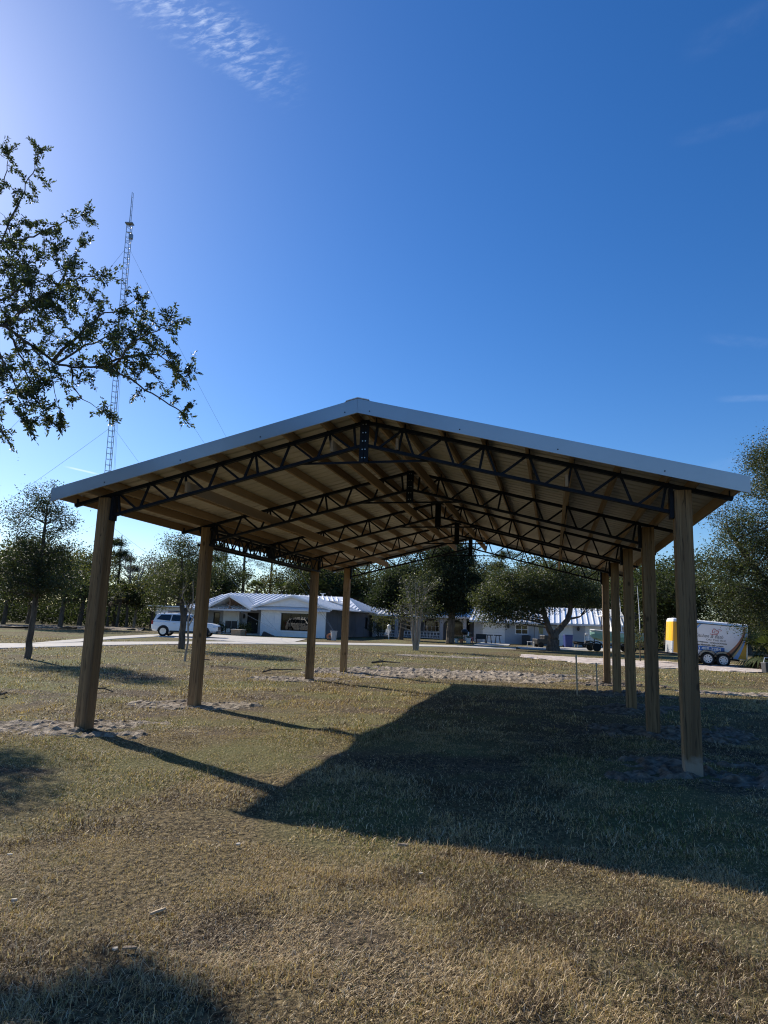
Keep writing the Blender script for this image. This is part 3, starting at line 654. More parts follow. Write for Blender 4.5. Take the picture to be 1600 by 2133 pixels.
m = MB(); m.lathe([(.0, 1.75), (.06, 1.7), (.1, 1.5), (.09, 1.3), (.03, 1.25), (0, 1.25)], (-9.25, 2.3, .25), 8); m.build('wall_lamp', M['darkgrey'], hs_)
m = MB(); m.box((-10, 1.1, .06), (7.1, 2.5, .12)); m.build('porch_floor', M['concrete'], hs_)
m = MB(); wall_panel(m, -18.4, -13.2, 1.2, 0, 2.3, [(-17, -15.2, .9, 2.0)]); m.box((-18.34, 3.2, 1.15), (.12, 4.0, 2.3)); m.build('front_wall', M['white'], hs_)
win(hs_, -17, -15.2, .9, 2.0, 1.22, 'frame', 2, 1, .06)
m = MB(); m.box((-16.8, 3.0, 2.42), (4.4, 5.0, .12)); m.build('carport_roof', M['roof'], hs_)
m = MB(); m.box((-9.2, 12.5, 1.2), (18, .12, 2.4)); m.build('rear_wall', M['white'], hs_)
# middle wing with arched porch and white lattice railing, deep in tree shade
X0, X1, YM = .12, 12.0, 16.5
m = MB(); wall_panel(m, X0, X1, YM, 0, 2.5, [(1.2, 2.2, .8, 2.0), (3.9, 5.0, .8, 2.0), (6.0, 7.8, .8, 2.0), (9.3, 11.2, .05, 2.1)]); m.build('middle_wall', M['shadewall'], hs_)
for a, b, c, d, n in ((1.2, 2.2, .8, 2.0, 2), (3.9, 5.0, .8, 2.0, 2), (6.0, 7.8, .8, 2.0, 4), (9.3, 11.2, .05, 2.1, 2)): win(hs_, a, b, c, d, YM + .02, 'white' if d == 2.0 else 'frame', n, 2 if d == 2.0 else 1, .07)
for k in range(5):
    xa = X0 + .5 + k * 2.55; m = MB(); m.box((xa, YM - 1.4, 1.2), (.34, .34, 2.4)); m.build('porch_pillar', M['greywall'], hs_)
    if k < 4:
        m = MB(); P = [(xa + .17, YM - 1.32, 2.5), (xa + .17, YM - 1.32, 1.55)]
        P += [(xa + 1.275 - 1.105 * math.cos(t), YM - 1.32, 1.55 + .7 * math.sin(t)) for t in [math.pi * i / 10 for i in range(1, 10)]]
        P += [(xa + 2.38, YM - 1.32, 1.55), (xa + 2.38, YM - 1.32, 2.5)]
        half = len(P) // 2 + 1
        for i in range(1, len(P) - 2):
            a, b = P[i], P[i + 1]; m.prism([a, b, (b[0], b[1], 2.5), (a[0], a[1], 2.5)], (0, .12, 0)) if abs(b[0] - a[0]) > 1e-4 else None
        m.build('porch_arch', M['greywall'], hs_)
    if k in (0, 1, 2):
        m = MB(); xa2 = xa + .17
        for z in (.12, .42, .74): m.box((xa2 + 1.1, YM - 1.4, z), (2.2, .08, .06))
        for i in range(12):
            x = xa2 + .1 + i * .183; m.bar((x, YM - 1.4, .14), (x + .18 * (1 if i % 2 else -1) * .5, YM - 1.4, .72), .05, .05, (0, 1, 0))
        m.build('lattice_railing', M['white'], hs_)
m = MB(); seam_roof(m, (-.4, YM - 1.9, 2.52), (12.6, YM - 1.9, 2.52), (-.4, YM + 3.5, 3.9), (12.6, YM + 3.5, 3.9), .48); m.prism([(-.4, YM + 3.55, 3.89), (12.6, YM + 3.55, 3.89), (12.6, YM + 9, 2.5), (-.4, YM + 9, 2.5)], (0, 0, -.06)); m.build('roof', M['roof'], hs_)
m = MB(); m.box((6.1, YM - 1.93, 2.43), (13, .05, .15)); m.build('eave_trim', M['white'], hs_)

# ------------------------------------------------------------------ garage block on the right
G0 = Vector((xat(1000, 66), 66, 0))
ga = thing('garage_building', 'grey white garage block with silver metal roof behind the spreading oak', 'garage', G0, PSI)
def gx(px): 
    t = (px - 800) / FPX  # plan x along the front wall under a photo column
    return (t * G0.y - G0.x) / (SX - t * SY)
dA, dB = (gx(1011), gx(1057)), (gx(1165), gx(1197)); dC = (gx(1222), gx(1262)); GL = gx(1302); wA = (gx(1078), gx(1105))
m = MB(); wall_panel(m, -.6, GL, 0, 0, 2.2, [(*dA, 0, 2.05), (*dB, 0, 2.05), (*dC, 0, 2.05), (wA[0], wA[1], .95, 1.9)])
m.box((-.53, 4.5, 1.1), (.14, 8.8, 2.2)); m.box((GL - .07, 4.5, 1.1), (.14, 8.8, 2.2)); m.box((GL / 2, 8.9, 1.1), (GL + 1.0, .14, 2.2)); m.build('wall', M['greywall'], ga)
for nm, (a, b) in (('garage_door', dA), ('garage_door', dB), ('garage_door', dC)):
    m = MB()
    for i in range(4): m.box(((a + b) / 2, .09, .02 + .5 * i + .25), (b - a, .05, .492))
    m.build(nm, M['white'], ga)
win(ga, wA[0], wA[1], .95, 1.9, .02, 'white', 2, 2, .08)
for px in (1064, 1208):
    x = gx(px); m = MB(); m.lathe([(0, .36), (.07, .33), (.12, .12), (.1, .0), (.03, -.06), (0, -.06)], (x, -.12, 1.55), 8); m.box((x, -.02, 1.72), (.05, .2, .04)); m.build('wall_lamp', M['darkgrey'], ga)
x = gx(1101); m = MB(); m.box((x, -.45, .45), (.8, .8, .85)); u_ = m.build('air_conditioner', M['darkgrey'], ga, bevel=.03); m = MB(); m.lathe([(.32, .02), (.32, .04), (.05, .06), (0, .06)], (x, -.45, .87), 14); m.build('fan_guard', M['frame'], u_)
m = MB(); seam_roof(m, (-1.0, -.55, 2.15), (GL + .4, -.55, 2.15), (-1.0, 4.5, 3.75), (GL + .1, 4.5, 3.75), .52); m.build('roof', M['roof'], ga)
m = MB(); m.prism([(-1.0, 4.55, 3.74), (GL + .1, 4.55, 3.74), (GL + .4, 9.4, 2.2), (-1.0, 9.4, 2.2)], (0, 0, -.06)); m.build('roof', M['roof'], ga)
m = MB(); m.prism([(GL - .1, .1, 2.2), (GL - .1, 8.9, 2.2), (GL - .1, 4.5, 3.6)], (-.12, 0, 0)); m.prism([(-.5, .1, 2.2), (-.5, 8.9, 2.2), (-.5, 4.5, 3.6)], (.12, 0, 0)); m.build('gable', M['greywall'], ga)
m = MB(); m.box((GL / 2 - .3, -.58, 2.06), (GL + 1.4, .05, .17)); m.build('eave_trim', M['fasciab'], ga)

# ------------------------------------------------------------------ white SUV on the drive, nose to the right
def suv():
    b0 = gp(392, 1325.5); c = thing('suv', 'white three row SUV parked on the concrete drive before the porch, nose to the right', 'car', (xat(391, 50.5), 50.5, .035), R(4))
    L = 4.85
    st = [(-2.40, .52, .98, .80), (-2.34, .40, 1.06, .88), (-2.05, .33, 1.10, .95), (-1.2, .30, 1.10, .97), (0, .28, 1.09, .97), (.85, .29, 1.08, .97), (1.25, .32, 1.07, .96), (1.7, .36, 1.04, .94), (2.10, .38, .98, .90), (2.34, .42, .90, .80), (2.43, .50, .80, .70)]
    V = []; n = 10
    for x, zb, zt, hw in st:
        ring = [(-hw * .86, zb), (-hw, zb + .12), (-hw * 1.0, zb + (zt - zb) * .55), (-hw * .965, zt - .06), (-hw * .90, zt)]
        ring = ring + [(-y, z) for y, z in reversed(ring)]
        V += [(x, y, z) for y, z in ring]
    F = []
    for i in range(len(st) - 1):
        for k in range(n): F.append((i * n + k, (i + 1) * n + k, (i + 1) * n + (k + 1) % n, i * n + (k + 1) % n))
    F += [tuple(range(n)), tuple((len(st) - 1) * n + k for k in reversed(range(n)))]
    m = MB(); m.add(V, F)
    # greenhouse: tapering cabin from belt line to roof
    cab = [(-2.30, 1.05, 1.12, .82), (-2.10, 1.05, 1.62, .78), (-1.80, 1.06, 1.69, .75), (-.6, 1.06, 1.72, .75), (.0, 1.06, 1.70, .75), (.30, 1.06, 1.63, .76), (1.0, 1.04, 1.12, .80)]
    V = []
    for x, zb, zt, hw in cab:
        t = hw * (.90 if zt > 1.3 else 1.0); V += [(x, -.885, zb), (x, -t, zt - .05), (x, -t * .82, zt), (x, t * .82, zt), (x, t, zt - .05), (x, .885, zb)]
    F = []
    for i in range(len(cab) - 1):
        for k in range(5): F.append((i * 6 + k, (i + 1) * 6 + k, (i + 1) * 6 + k + 1, i * 6 + k + 1))
    F += [tuple(range(6)), tuple(36 + k for k in reversed(range(6)))]
    m.add(V, F); m.build('body', M['carwhite'], c, smooth=False, bevel=.03)
    def side(poly, s, nm, mt, push=.012, parent=c):
        def y(z): return -(.885 - (z - 1.06) / .64 * .195) - push
        P = [(x, y(z) * (1 if s < 0 else -1), z) for x, z in poly]; q = MB(); q.prism(P, (0, .02 * (-s), 0)); return q.build(nm, M[mt], parent)
    for s in (-1, 1):
        side([(-.98, 1.13), (-.08, 1.13), (-.08, 1.57), (-.92, 1.57)], s, 'side_window', 'glass')
        side([(-.02, 1.13), (.74, 1.13), (.34, 1.50), (.20, 1.57), (-.02, 1.57)], s, 'side_window', 'glass')
        side([(-2.06, 1.22), (-1.06, 1.13), (-1.0, 1.57), (-1.75, 1.57)], s, 'side_window', 'glass')
        q = MB(); q.tube([(-1.75, s * .62, 1.73), (-1.6, s * .62, 1.78), (.0, s * .62, 1.79), (.15, s * .62, 1.73)], .022, 6); q.build('roof_rail', M['rim'], c)
        q = MB(); q.box((.62, s * 1.06, 1.14), (.16, .18, .14)); q.box((.66, s * .94, 1.10), (.06, .12, .05)); q.build('wing_mirror', M['carwhite'], c, bevel=.02)
        for X in (-.72, .28): q = MB(); q.box((X, s * .965, .93), (.2, .025, .035)); q.build('door_handle', M['rim'], c)
        q = MB(); q.box((0.02, s * .975, .36), (2.0, .03, .14)); q.build('sill_trim', M['carblack'], c, bevel=.01)
        q = MB(); q.prism([(2.06, s * .86, .86), (2.36, s * .74, .80), (2.34, s * .74, .68), (2.12, s * .88, .72)], (.06, s * .05, 0)); q.build('headlight', M['lamp'], c)
        q = MB(); q.box((-2.33, s * .80, .98), (.12, .18, .26)); q.build('tail_light', M['redlens'], c, bevel=.02)
        for X in (-1.48, 1.47):
            q = MB(); P = [(X + .47 * math.cos(t), s * .978, .37 + .47 * math.sin(t)) for t in [math.pi * i / 12 for i in range(13)]] + [(X - .38 * 1, s * .978, .33), (X - .36 * math.cos(0), s * .978, .37)]
            P = [(X + .43 * math.cos(math.pi * i / 14), s * .978, .36 + .45 * math.sin(math.pi * i / 14)) for i in range(15)]; q.prism(P, (0, -s * .1, 0)); q.build('wheel_arch', M['carblack'], c)
            q = MB(); q.lathe([(.24, -.12), (.345, -.12), (.37, -.08), (.37, .08), (.345, .12), (.24, .12)], (X, s * .90, .37), 20, 'y'); wq = q.build('wheel', M['tyre'], c)
            q = MB(); q.lathe([(0, s * .09), (.07, s * .1), (.235, s * .105), (.25, s * .09)], (X, s * .90, .37), 20, 'y')
            for k in range(6): a = k * math.pi / 3; q.bar((X, s * 1.008, .37), (X + .22 * math.cos(a), s * 1.012, .37 + .22 * math.sin(a)), .05, .02, (0, 1, 0))
            q.build('rim', M['rim'], wq)
    q = MB(); q.box((2.40, 0, .68), (.10, 1.16, .30)); q.build('grille', M['carblack'], c, bevel=.02)
    q = MB(); q.box((2.40, 0, .40), (.14, 1.5, .16)); q.build('front_bumper', M['carblack'], c, bevel=.03)
    q = MB(); q.box((-2.40, 0, .44), (.12, 1.56, .20)); q.build('rear_bumper', M['carblack'], c, bevel=.03)
    q = MB(); q.prism([(.40, -.66, 1.58), (.40, .66, 1.58), (.93, .76, 1.14), (.93, -.76, 1.14)], (.02, 0, .03)); q.build('windscreen', M['glass'], c)
    q = MB(); q.prism([(-2.15, -.66, 1.56), (-2.15, .66, 1.56), (-2.29, .74, 1.16), (-2.29, -.74, 1.16)], (-.025, 0, .01)); q.build('rear_window', M['glass'], c)
suv()

# ------------------------------------------------------------------ enclosed trailer with wrap
FONT = None
def text(parent, nm, s, size, x, z, y, mt, shear=0.0, sx=1.0, align='CENTER', bold=0.0):
    cu = bpy.data.curves.new(nm, 'FONT'); cu.body = s; cu.size = size; cu.shear = shear; cu.extrude = .002; cu.align_x = align; cu.offset = bold
    t = bpy.data.objects.new(nm, cu); C.objects.link(t)
    dg = bpy.context.evaluated_depsgraph_get(); me = bpy.data.meshes.new_from_object(t.evaluated_get(dg)); bpy.data.objects.remove(t)
    o = bpy.data.objects.new(nm, me); C.objects.link(o); me.materials.clear(); me.materials.append(M[mt])
    o.parent = parent; o.location = (x, y, z); o.rotation_euler = (math.pi / 2, 0, 0); o.scale = (sx, 1, 1); return o
def trailer():
    Yt = 36.0; x0, x1 = xat(1388, Yt + .5), xat(1546, Yt - .5)
    L = x1 - x0; c = thing('cargo_trailer', 'enclosed white tandem axle cargo trailer with yellow nose and business lettering, half under oak leaves', 'trailer', ((x0 + x1) / 2, Yt, .02), R(-8))
    ti = bpy.data.objects.new('tilt', None); bpy.data.objects.remove(ti)
    c.rotation_euler = (0, R(3.6), R(-15))
    hl = L / 2; zb, zt = .46, 2.30; wd = 1.9
    # body with rounded roof edges (section swept along X), V-shaped rounded nose at -X
    sec = [(-wd / 2, zb), (-wd / 2, zt - .16), (-wd / 2 + .06, zt - .05), (-wd / 2 + .2, zt), (wd / 2 - .2, zt), (wd / 2 - .06, zt - .05), (wd / 2, zt - .16), (wd / 2, zb)]
    m = MB(); V = []; stx = [(-hl - .10, .60), (-hl - .05, .86), (-hl + .02, .98), (-hl + .07, 1.0), (hl, 1.0)]
    for X, k in stx: V += [(X, y * k, z if z < zt - .2 else z - (1 - k) * .3) for y, z in sec]
    n = len(sec); F = []
    for i in range(len(stx) - 1):
        for k in range(n): F.append((i * n + k, i * n + (k + 1) % n, (i + 1) * n + (k + 1) % n, (i + 1) * n + k))
    F += [tuple(reversed(range(n))), tuple((len(stx) - 1) * n + k for k in range(n))]
    m.add(V, F); m.build('body', M['white'], c)
    # yellow nose skin with bright stone guard below
    def nose(z0, z1, mt, nm, push):
        q = MB(); V = []; P = []
        for X, k in stx[:4]: P.append((X - push * .6, -wd / 2 * k - push))
        for X, k in reversed(stx[:4]): P.append((X - push * .6, wd / 2 * k + push))
        P = P[3::-1] + P[:3:-1] if False else [P[3], P[2], P[1], P[0], P[7], P[6], P[5], P[4]]
        for z in (z0, z1): V += [(x, y, z) for x, y in P]
        F = [(i, i + 1, 8 + i + 1, 8 + i) for i in range(7)]; q.add(V, F); return q.build(nm, M[mt], c)
    nose(zb + .62, zt - .20, 'yellow', 'nose_wrap', .006); nose(zb + .01, zb + .62, 'diamond', 'stone_guard', .010)
    y = -wd / 2
    def band(pa, pb, mt, nm, d):
        q = MB(); P = [(x, y - d, z) for x, z in pa] + [(x, y - d, z) for x, z in reversed(pb)]
        for i in range(len(pa) - 1):
            a, b, e, f = pa[i], pa[i + 1], pb[i + 1], pb[i]; q.add([(a[0], y - d, a[1]), (b[0], y - d, b[1]), (e[0], y - d, e[1]), (f[0], y - d, f[1])], [(0, 1, 2, 3)])
        q.build(nm, M[mt], c)
    zs = np.linspace(zb + .02, zt - .19, 14)
    def curveL(off):   # left swoosh: sweeps from low near the nose to high behind it
        return [(-hl + .22 + off + (.10 + .30 * max(0, (z - zb) / 1.7) ** 2.2 * 2.4) * 1.0, z) for z in zs]
    left = [(-hl + .075, z) for z in zs]
    band(left, curveL(.0), 'orange', 'side_graphic', .004); band(curveL(.0), curveL(.16), 'copper', 'side_graphic', .004)
    band(curveL(.16), curveL(.24), 'frame', 'side_graphic', .004); band(curveL(.24), curveL(.32), 'tan', 'side_graphic', .004); band(curveL(.32), curveL(.42), 'bluestripe', 'side_graphic', .004)
    def curveR(off):
        w_ = lambda z: max(0, 1 - (z - zb) / 1.6) ** 1.9
        return [(hl - .03 - off * (.30 + 1.15 * w_(z)) - .42 * w_(z), z) for z in zs]
    right = [(hl - .005, z) for z in zs]
    band(curveR(.0), right, 'orange', 'side_graphic', .004); band(curveR(.16), curveR(.0), 'bluestripe', 'side_graphic', .004); band(curveR(.26), curveR(.16), 'tan', 'side_graphic', .004)
    band(curveR(.38), curveR(.26), 'frame', 'side_graphic', .004); band(curveR(.56), curveR(.38), 'copper', 'side_graphic', .004)
    for X, Z0, Z1, nm in ((hl - .02, zb, zt - .15, 'corner_post'),): q = MB(); q.box((X, y - .012, (Z0 + Z1) / 2), (.05, .02, Z1 - Z0)); q.build(nm, M['rim'], c)
    q = MB(); q.box((0.1, y - .010, zt - .17), (2 * hl - .2, .02, .035)); q.build('roof_trim', M['darkgrey'], c)
    # photo columns for the lettering
    k = L / (1548 - 1386)
    X = lambda px: (px - 1467) * k
    text(c, 'lettering', 'Kitchen & Bath', .245, X(1465), 1.43, y - .007, 'inkgrey', .35, .92)
    text(c, 'lettering', 'ON THE ISLE', .125, X(1481), 1.28, y - .007, 'inkgrey', 0, 1.35)
    text(c, 'lettering', 'ONE COMPANY - ONE LOCATION', .085, X(1467), 1.145, y - .007, 'frame', 0, 1.25, bold=.003)
    text(c, 'lettering', 'www.kbontheisle.com', .135, X(1464), 1.00, y - .007, 'frame', 0, 1.22, bold=.004)
    q = MB(); q.box((X(1458), y - .006, .86), (1.85, .008, .22)); q.build('phone_band', M['phoneblue'], c)
    text(c, 'lettering', '(941) 488-2284', .20, X(1458), .79, y - .013, 'white', 0, 1.22, bold=.004)
    text(c, 'lettering', 'Bonita', .06, X(1408), .80, y - .007, 'inkgrey', .3, 1.0)
    q = MB(); A = [(1468, 1.63), (1476, 1.60), (1484, 1.64), (1487, 1.78), (1476, 1.92), (1473, 1.80), (1474, 1.68)]
    q.tube([(X(a), y - .008, z) for a, z in A], .016, 5); q.tube([(X(a), y - .008, z) for a, z in ((1476, 1.69), (1485, 1.70), (1486, 1.80), (1478, 1.80), (1476, 1.69))], .013, 5)
    q.tube([(X(a), y - .008, z) for a, z in ((1484, 1.86), (1489, 1.90), (1493, 1.86), (1490, 1.82))], .012, 5); q.build('logo', M['inkred'], c)
    for s in (-1, 1):
        for px in (1463, 1496):
            xx = X(px); q = MB(); q.lathe([(.2, -.1), (.31, -.1), (.345, -.06), (.345, .06), (.31, .1), (.2, .1)], (xx, s * (wd / 2 + .12), .345), 20, 'y'); wq = q.build('wheel', M['tyre'], c)
            q = MB(); q.lathe([(.04, s * .06), (.1, s * .085), (.19, s * .085), (.215, s * .105), (.235, s * .09)], (xx, s * (wd / 2 + .12), .345), 20, 'y')
            q.lathe([(0, s * .1), (.055, s * .1), (.06, s * .06)], (xx, s * (wd / 2 + .12), .345), 10, 'y')
            q.build('rim', M['whiterim'], wq)
            q = MB()
            for t in range(8): a = t * math.pi / 4 + .2; q.cyl((xx + .145 * math.cos(a), s * (wd / 2 + .208), .345 + .145 * math.sin(a)), .028, .008, 8, 'y')
            tag(q.build('rim_holes', M['dark'], wq))
            q = MB(); V = []
            for t in range(11):
                a = math.pi * t / 10; V += [(xx + .46 * math.cos(a), s * (wd / 2 + .005), .40 + .40 * math.sin(a)), (xx + .46 * math.cos(a), s * (wd / 2 + .25), .40 + .40 * math.sin(a))]
            q.add(V, [(2 * t, 2 * t + 1, 2 * t + 3, 2 * t + 2) for t in range(10)]); q.build('fender', M['darkgrey'], c)
    q = MB(); q.box((X(1480), 0, .42), (2.0, 1.6, .10)); q.box((0, 0, .40), (2 * hl - .3, .2, .1)); q.build('chassis', M['carblack'], c)
    q = MB()
    for s in (-1, 1): q.bar((-hl + .1, s * .5, .40), (-hl - 1.1, 0, .42), .08, .1)
    q.build('tongue', M['carblack'], c)
    q = MB(); q.cyl((-hl - .75, 0, .38), .035, .75, 8); q.cyl((-hl - .75, 0, .02), .09, .03, 10); q.build('jack', M['rim'], c)
trailer()

# ------------------------------------------------------------------ boat on its trailer, behind the right posts
def boat():
    Yb = 52; px0, px1 = 1229, 1350; x0, x1 = xat(px0, Yb), xat(px1, Yb); L = x1 - x0
    c = thing('boat', 'mint green centre console boat with T-top on a trailer, seen between the right posts', 'boat', (x0, Yb, .0), R(-3))
    m = MB(); V = []; st = [(0.0, .06, 1.62, 1.15), (.25, .42, 1.60, .95), (.7, .72, 1.56, .80), (1.4, .98, 1.50, .70), (2.6, 1.1, 1.44, .66), (L, 1.1, 1.42, .66)]
    for X, hw, zt, zk in st: V += [(X, -hw, zt), (X, -hw * .92, (zt + zk) / 2 + .08), (X, -hw * .6, zk + .12), (X, 0, zk), (X, hw * .6, zk + .12), (X, hw * .92, (zt + zk) / 2 + .08), (X, hw, zt)]
    F = []
    for i in range(5):
        for k in range(6): F.append((i * 7 + k, (i + 1) * 7 + k, (i + 1) * 7 + k + 1, i * 7 + k + 1))
    F += [tuple(range(7)), tuple(35 + k for k in reversed(range(7)))]
    m.add(V, F); m.build('hull', M['mint'], c, smooth=False, bevel=.02)
    m = MB()
    for s in (-1, 1): m.tube([(X, s * hw, zt + .02) for X, hw, zt, zk in st], .055, 6)
    m.build('gunwale', M['white'], c)
    m = MB(); m.prism([(X, -hw * .97, zt - .12) for X, hw, zt, zk in st] + [(X, hw * .97, zt - .12) for X, hw, zt, zk in reversed(st)], (0, 0, .05)); m.build('deck', M['white'], c)
    m = MB(); m.box((2.0, 0, 1.75), (.8, .8, .85), taper=.85); m.build('console', M['white'], c, bevel=.05)
    tx = xat(1268, Yb) - x0
    m = MB(); m.box((tx + .3, 0, 2.72), (2.1, 1.7, .07)); tt = m.build('t_top', M['white'], c, bevel=.03)
    for sx in (-.45, .75):
        for s in (-.55, .55): m = MB(); m.tube([(tx + sx, s, 1.45), (tx + sx * .9, s, 2.68)], .035, 6); m.build('t_top_leg', M['frame'], c)
    for px, h in ((1296, 4.7), (1334, 5.2)):
        x = xat(px, Yb) - x0; m = MB(); m.tube([(x, .3, 1.4), (x - .02, .3, h * .6), (x - .12, .3, h)], [.03, .025, .012], 6); m.build('outrigger_pole', M['white'], c)
    m = MB(); m.box((L + .1, 0, 1.55), (.45, .4, .6)); m.box((L + .15, 0, .95), (.2, .16, .8)); m.build('outboard_motor', M['carblack'], c, bevel=.05)
    m = MB()
    for s in (-1, 1): m.bar((.7, s * .75, .52), (L - .2, s * .75, .52), .08, .1)
    m.bar((.7, -.75, .52), (-.9, 0, .5), .08, .1); m.bar((.7, .75, .52), (-.9, 0, .5), .08, .1); m.bar((.3, 0, .5), (.35, 0, 1.3), .07, .07)
    m.build('trailer_frame', M['carblack'], c)
    for s in (-1, 1):
        for X in (.25, 2.9):
            m = MB(); m.lathe([(.14, -.1), (.28, -.1), (.32, -.06), (.32, .06), (.28, .1), (.14, .1), (0, .08)], (X, s * .95, .33), 16, 'y'); m.lathe([(0, -.08), (.14, -.1)], (X, s * .95, .33), 16, 'y'); m.build('wheel', M['tyre'], c)
            m = MB(); m.tube([(X + .44 * math.cos(math.pi * t / 8), s * .95, .36 + .40 * math.sin(math.pi * t / 8)) for t in range(9)], .05, 5); m.build('fender', M['carblack'], c)
boat()

# ------------------------------------------------------------------ yard things in front of the buildings
def put(px, Y): return (xat(px, Y), Y, .0)
def small(name, label, cat, px, Y, rz=0.0, group=None, z=0.0):
    p = put(px, Y); return thing(name, label, cat, (p[0], p[1], z), rz, group)
t = small('recycling_bin', 'tall navy blue wheeled bin right of the oak trunk', 'bin', 1183, 60)
m = MB(); m.box((0, 0, .55), (.62, .66, 1.0), taper=1.12); m.build('body', M['binblue'], t, bevel=.03); m = MB(); m.box((0, -.02, 1.09), (.74, .78, .07)); m.build('lid', M['binblue'], t, bevel=.02)
for s in (-1, 1): m = MB(); m.lathe([(0, -.04), (.11, -.04), (.11, .04), (0, .04)], (s * .3, .34, .11), 12, 'y'); m.build('wheel', M['tyre'], t)
t = small('golf_cart', 'dark golf cart with olive canopy side left of the oak trunk', 'cart', 1137, 57, R(10))
m = MB(); m.box((0, 0, .5), (2.0, 1.1, .45)); m.box((-.1, 0, .86), (.5, 1.05, .35)); m.build('body', M['carblack'], t, bevel=.05)
m = MB(); m.box((-.1, 0, 1.92), (1.75, 1.15, .10)); m.build('canopy', M['carblack'], t, bevel=.04)
m = MB(); m.prism([(-.95, -.58, 1.88), (-.45, -.58, 1.88), (-.5, -.58, 1.1), (-.8, -.58, 1.15)], (0, .03, 0)); m.build('side_curtain', M['olive'], t)
for X, Y_ in ((-.85, -.5), (-.85, .5), (.65, -.5), (.65, .5)): m = MB(); m.tube([(X, Y_, .6), (X * .95, Y_, 1.9)], .025, 6); m.build('canopy_post', M['frame'], t)
for X in (-.65, .7):
    for s in (-1, 1): m = MB(); m.lathe([(0, -.09), (.22, -.09), (.23, 0), (.22, .09), (0, .09)], (X, s * .5, .23), 14, 'y'); m.build('wheel', M['tyre'], t)
def stool(px, Y, label, mt='greyplastic'):
    t = small('step_stool', label, 'stool', px, Y, random.Random(px).uniform(-.4, .4), 'small stools on the drive')
    m = MB(); m.box((0, 0, .42), (.48, .36, .06)); m.build('seat', M[mt], t, bevel=.015)
    for X in (-.19, .19):
        for y in (-.13, .13): m = MB(); m.bar((X * 1.15, y * 1.15, 0), (X, y, .4), .05, .05); m.build('leg', M[mt], t)
stool(1104, 58, 'small white step stool on the lawn edge, left of its twin by the golf cart', 'white'); stool(1117, 57, 'small grey step stool on the drive just left of the golf cart')
for px, lab in ((1019, 'dark folding sawhorse before the white garage door, left of its twin'), (1037, 'dark folding sawhorse before the white garage door, right of its twin')):
    t = small('sawhorse', lab, 'sawhorse', px, 63.3, R(-14), 'sawhorses before the garage door')
    m = MB(); m.box((0, 0, .80), (.72, .12, .09)); m.build('beam', M['darkgrey'], t)
    for X in (-.2, .2):
        for s in (-1, 1): m = MB(); m.bar((X * .7, s * .03, .77), (X * 1.2, s * .28, 0), .05, .05); m.build('leg', M['darkgrey'], t)
t = small('bench', 'dark patio bench against the wall left of the white garage door', 'bench', 1002, 63.6, R(-14))
m = MB(); m.box((0, 0, .42), (1.0, .42, .06)); m.build('seat', M['darkgrey'], t); m = MB(); m.box((0, .22, .66), (1.0, .05, .42)); m.build('backrest', M['darkgrey'], t)
for X in (-.42, .42):
    for y in (-.16, .16): m = MB(); m.box((X, y, .2), (.06, .06, .4)); m.build('leg', M['darkgrey'], t)
t = small('toy_chair', 'pink and white plastic toy chair beside the dark doorway', 'toy', 979, 64, R(25))
m = MB(); m.box((0, 0, .5), (.5, .5, .12)); m.build('seat', M['pink'], t, bevel=.04); m = MB(); m.box((-.2, .1, .75), (.16, .42, .55)); m.build('backrest', M['white'], t, bevel=.04)
for X in (-.18, .18):
    for y in (-.18, .18): m = MB(); m.box((X, y, .22), (.08, .08, .44)); m.build('leg', M['pink'], t)
t = small('barbecue', 'black kettle grill with side shelf in front of the dark doorway', 'grill', 968, 64)
m = MB(); m.lathe([(0, .70), (.22, .74), (.34, .92), (.36, 1.0), (.30, 1.16), (.12, 1.26), (0, 1.27)], n=14); m.build('kettle', M['carblack'], t, smooth=True)
for k in range(3): a = k * 2.1 + .4; m = MB(); m.tube([(.2 * math.cos(a), .2 * math.sin(a), .78), (.34 * math.cos(a), .34 * math.sin(a), 0)], .02, 6); m.build('leg', M['carblack'], t)
m = MB(); m.box((.5, 0, .92), (.34, .3, .03)); m.build('side_shelf', M['greyplastic'], t)
for px, Yy, mt, lab, r_ in ((952, 62.6, 'white', 'small white round pot left of the kettle grill', .2), (962, 62.2, 'terracotta', 'small terracotta pot between white pot and kettle grill', .2), (976, 62.0, 'white', 'larger white pot at the foot of the toy chair', .26), (512, 61.2, 'terracotta', 'terracotta pot beside the tan planter box', .2)):
    t = small('flower_pot', lab, 'pot', px, Yy, 0, 'pots along the house front')
    m = MB(); m.lathe([(0, 0), (r_ * .7, 0), (r_, r_ * 1.6), (r_ * 1.12, r_ * 1.6), (r_ * 1.12, r_ * 1.85), (r_ * .95, r_ * 1.85), (r_ * .9, r_ * 1.5), (0, r_ * 1.5)], n=12); m.build('pot', M[mt], t)
    m = MB()
    rr = random.Random(px)
    for k in range(16): a = rr.uniform(0, 6.28); e = rr.uniform(.1, .3); m.prism([(0, 0, r_ * 1.6), (e * math.cos(a), e * math.sin(a), r_ * 1.6 + .25), (e * 1.3 * math.cos(a + .25), e * 1.3 * math.sin(a + .25), r_ * 1.6 + .2)], (0, 0, .01))
    m.build('plant', M['olive'], t)
t = small('utility_cart', 'grey pressure washer on two wheels by the far garage wall', 'pressure washer', 1223, 61)
m = MB(); m.box((0, 0, .45), (.4, .35, .4)); m.build('motor', M['darkgrey'], t, bevel=.04); m = MB(); m.tube([(-.18, .15, .3), (-.18, .2, 1.1), (.18, .2, 1.1), (.18, .15, .3)], .025, 6); m.build('handle', M['rim'], t)
for s in (-1, 1): m = MB(); m.lathe([(0, -.04), (.15, -.04), (.15, .04), (0, .04)], (s * .25, .1, .15), 12, 'x' if False else 'y'); m.build('wheel', M['tyre'], t)
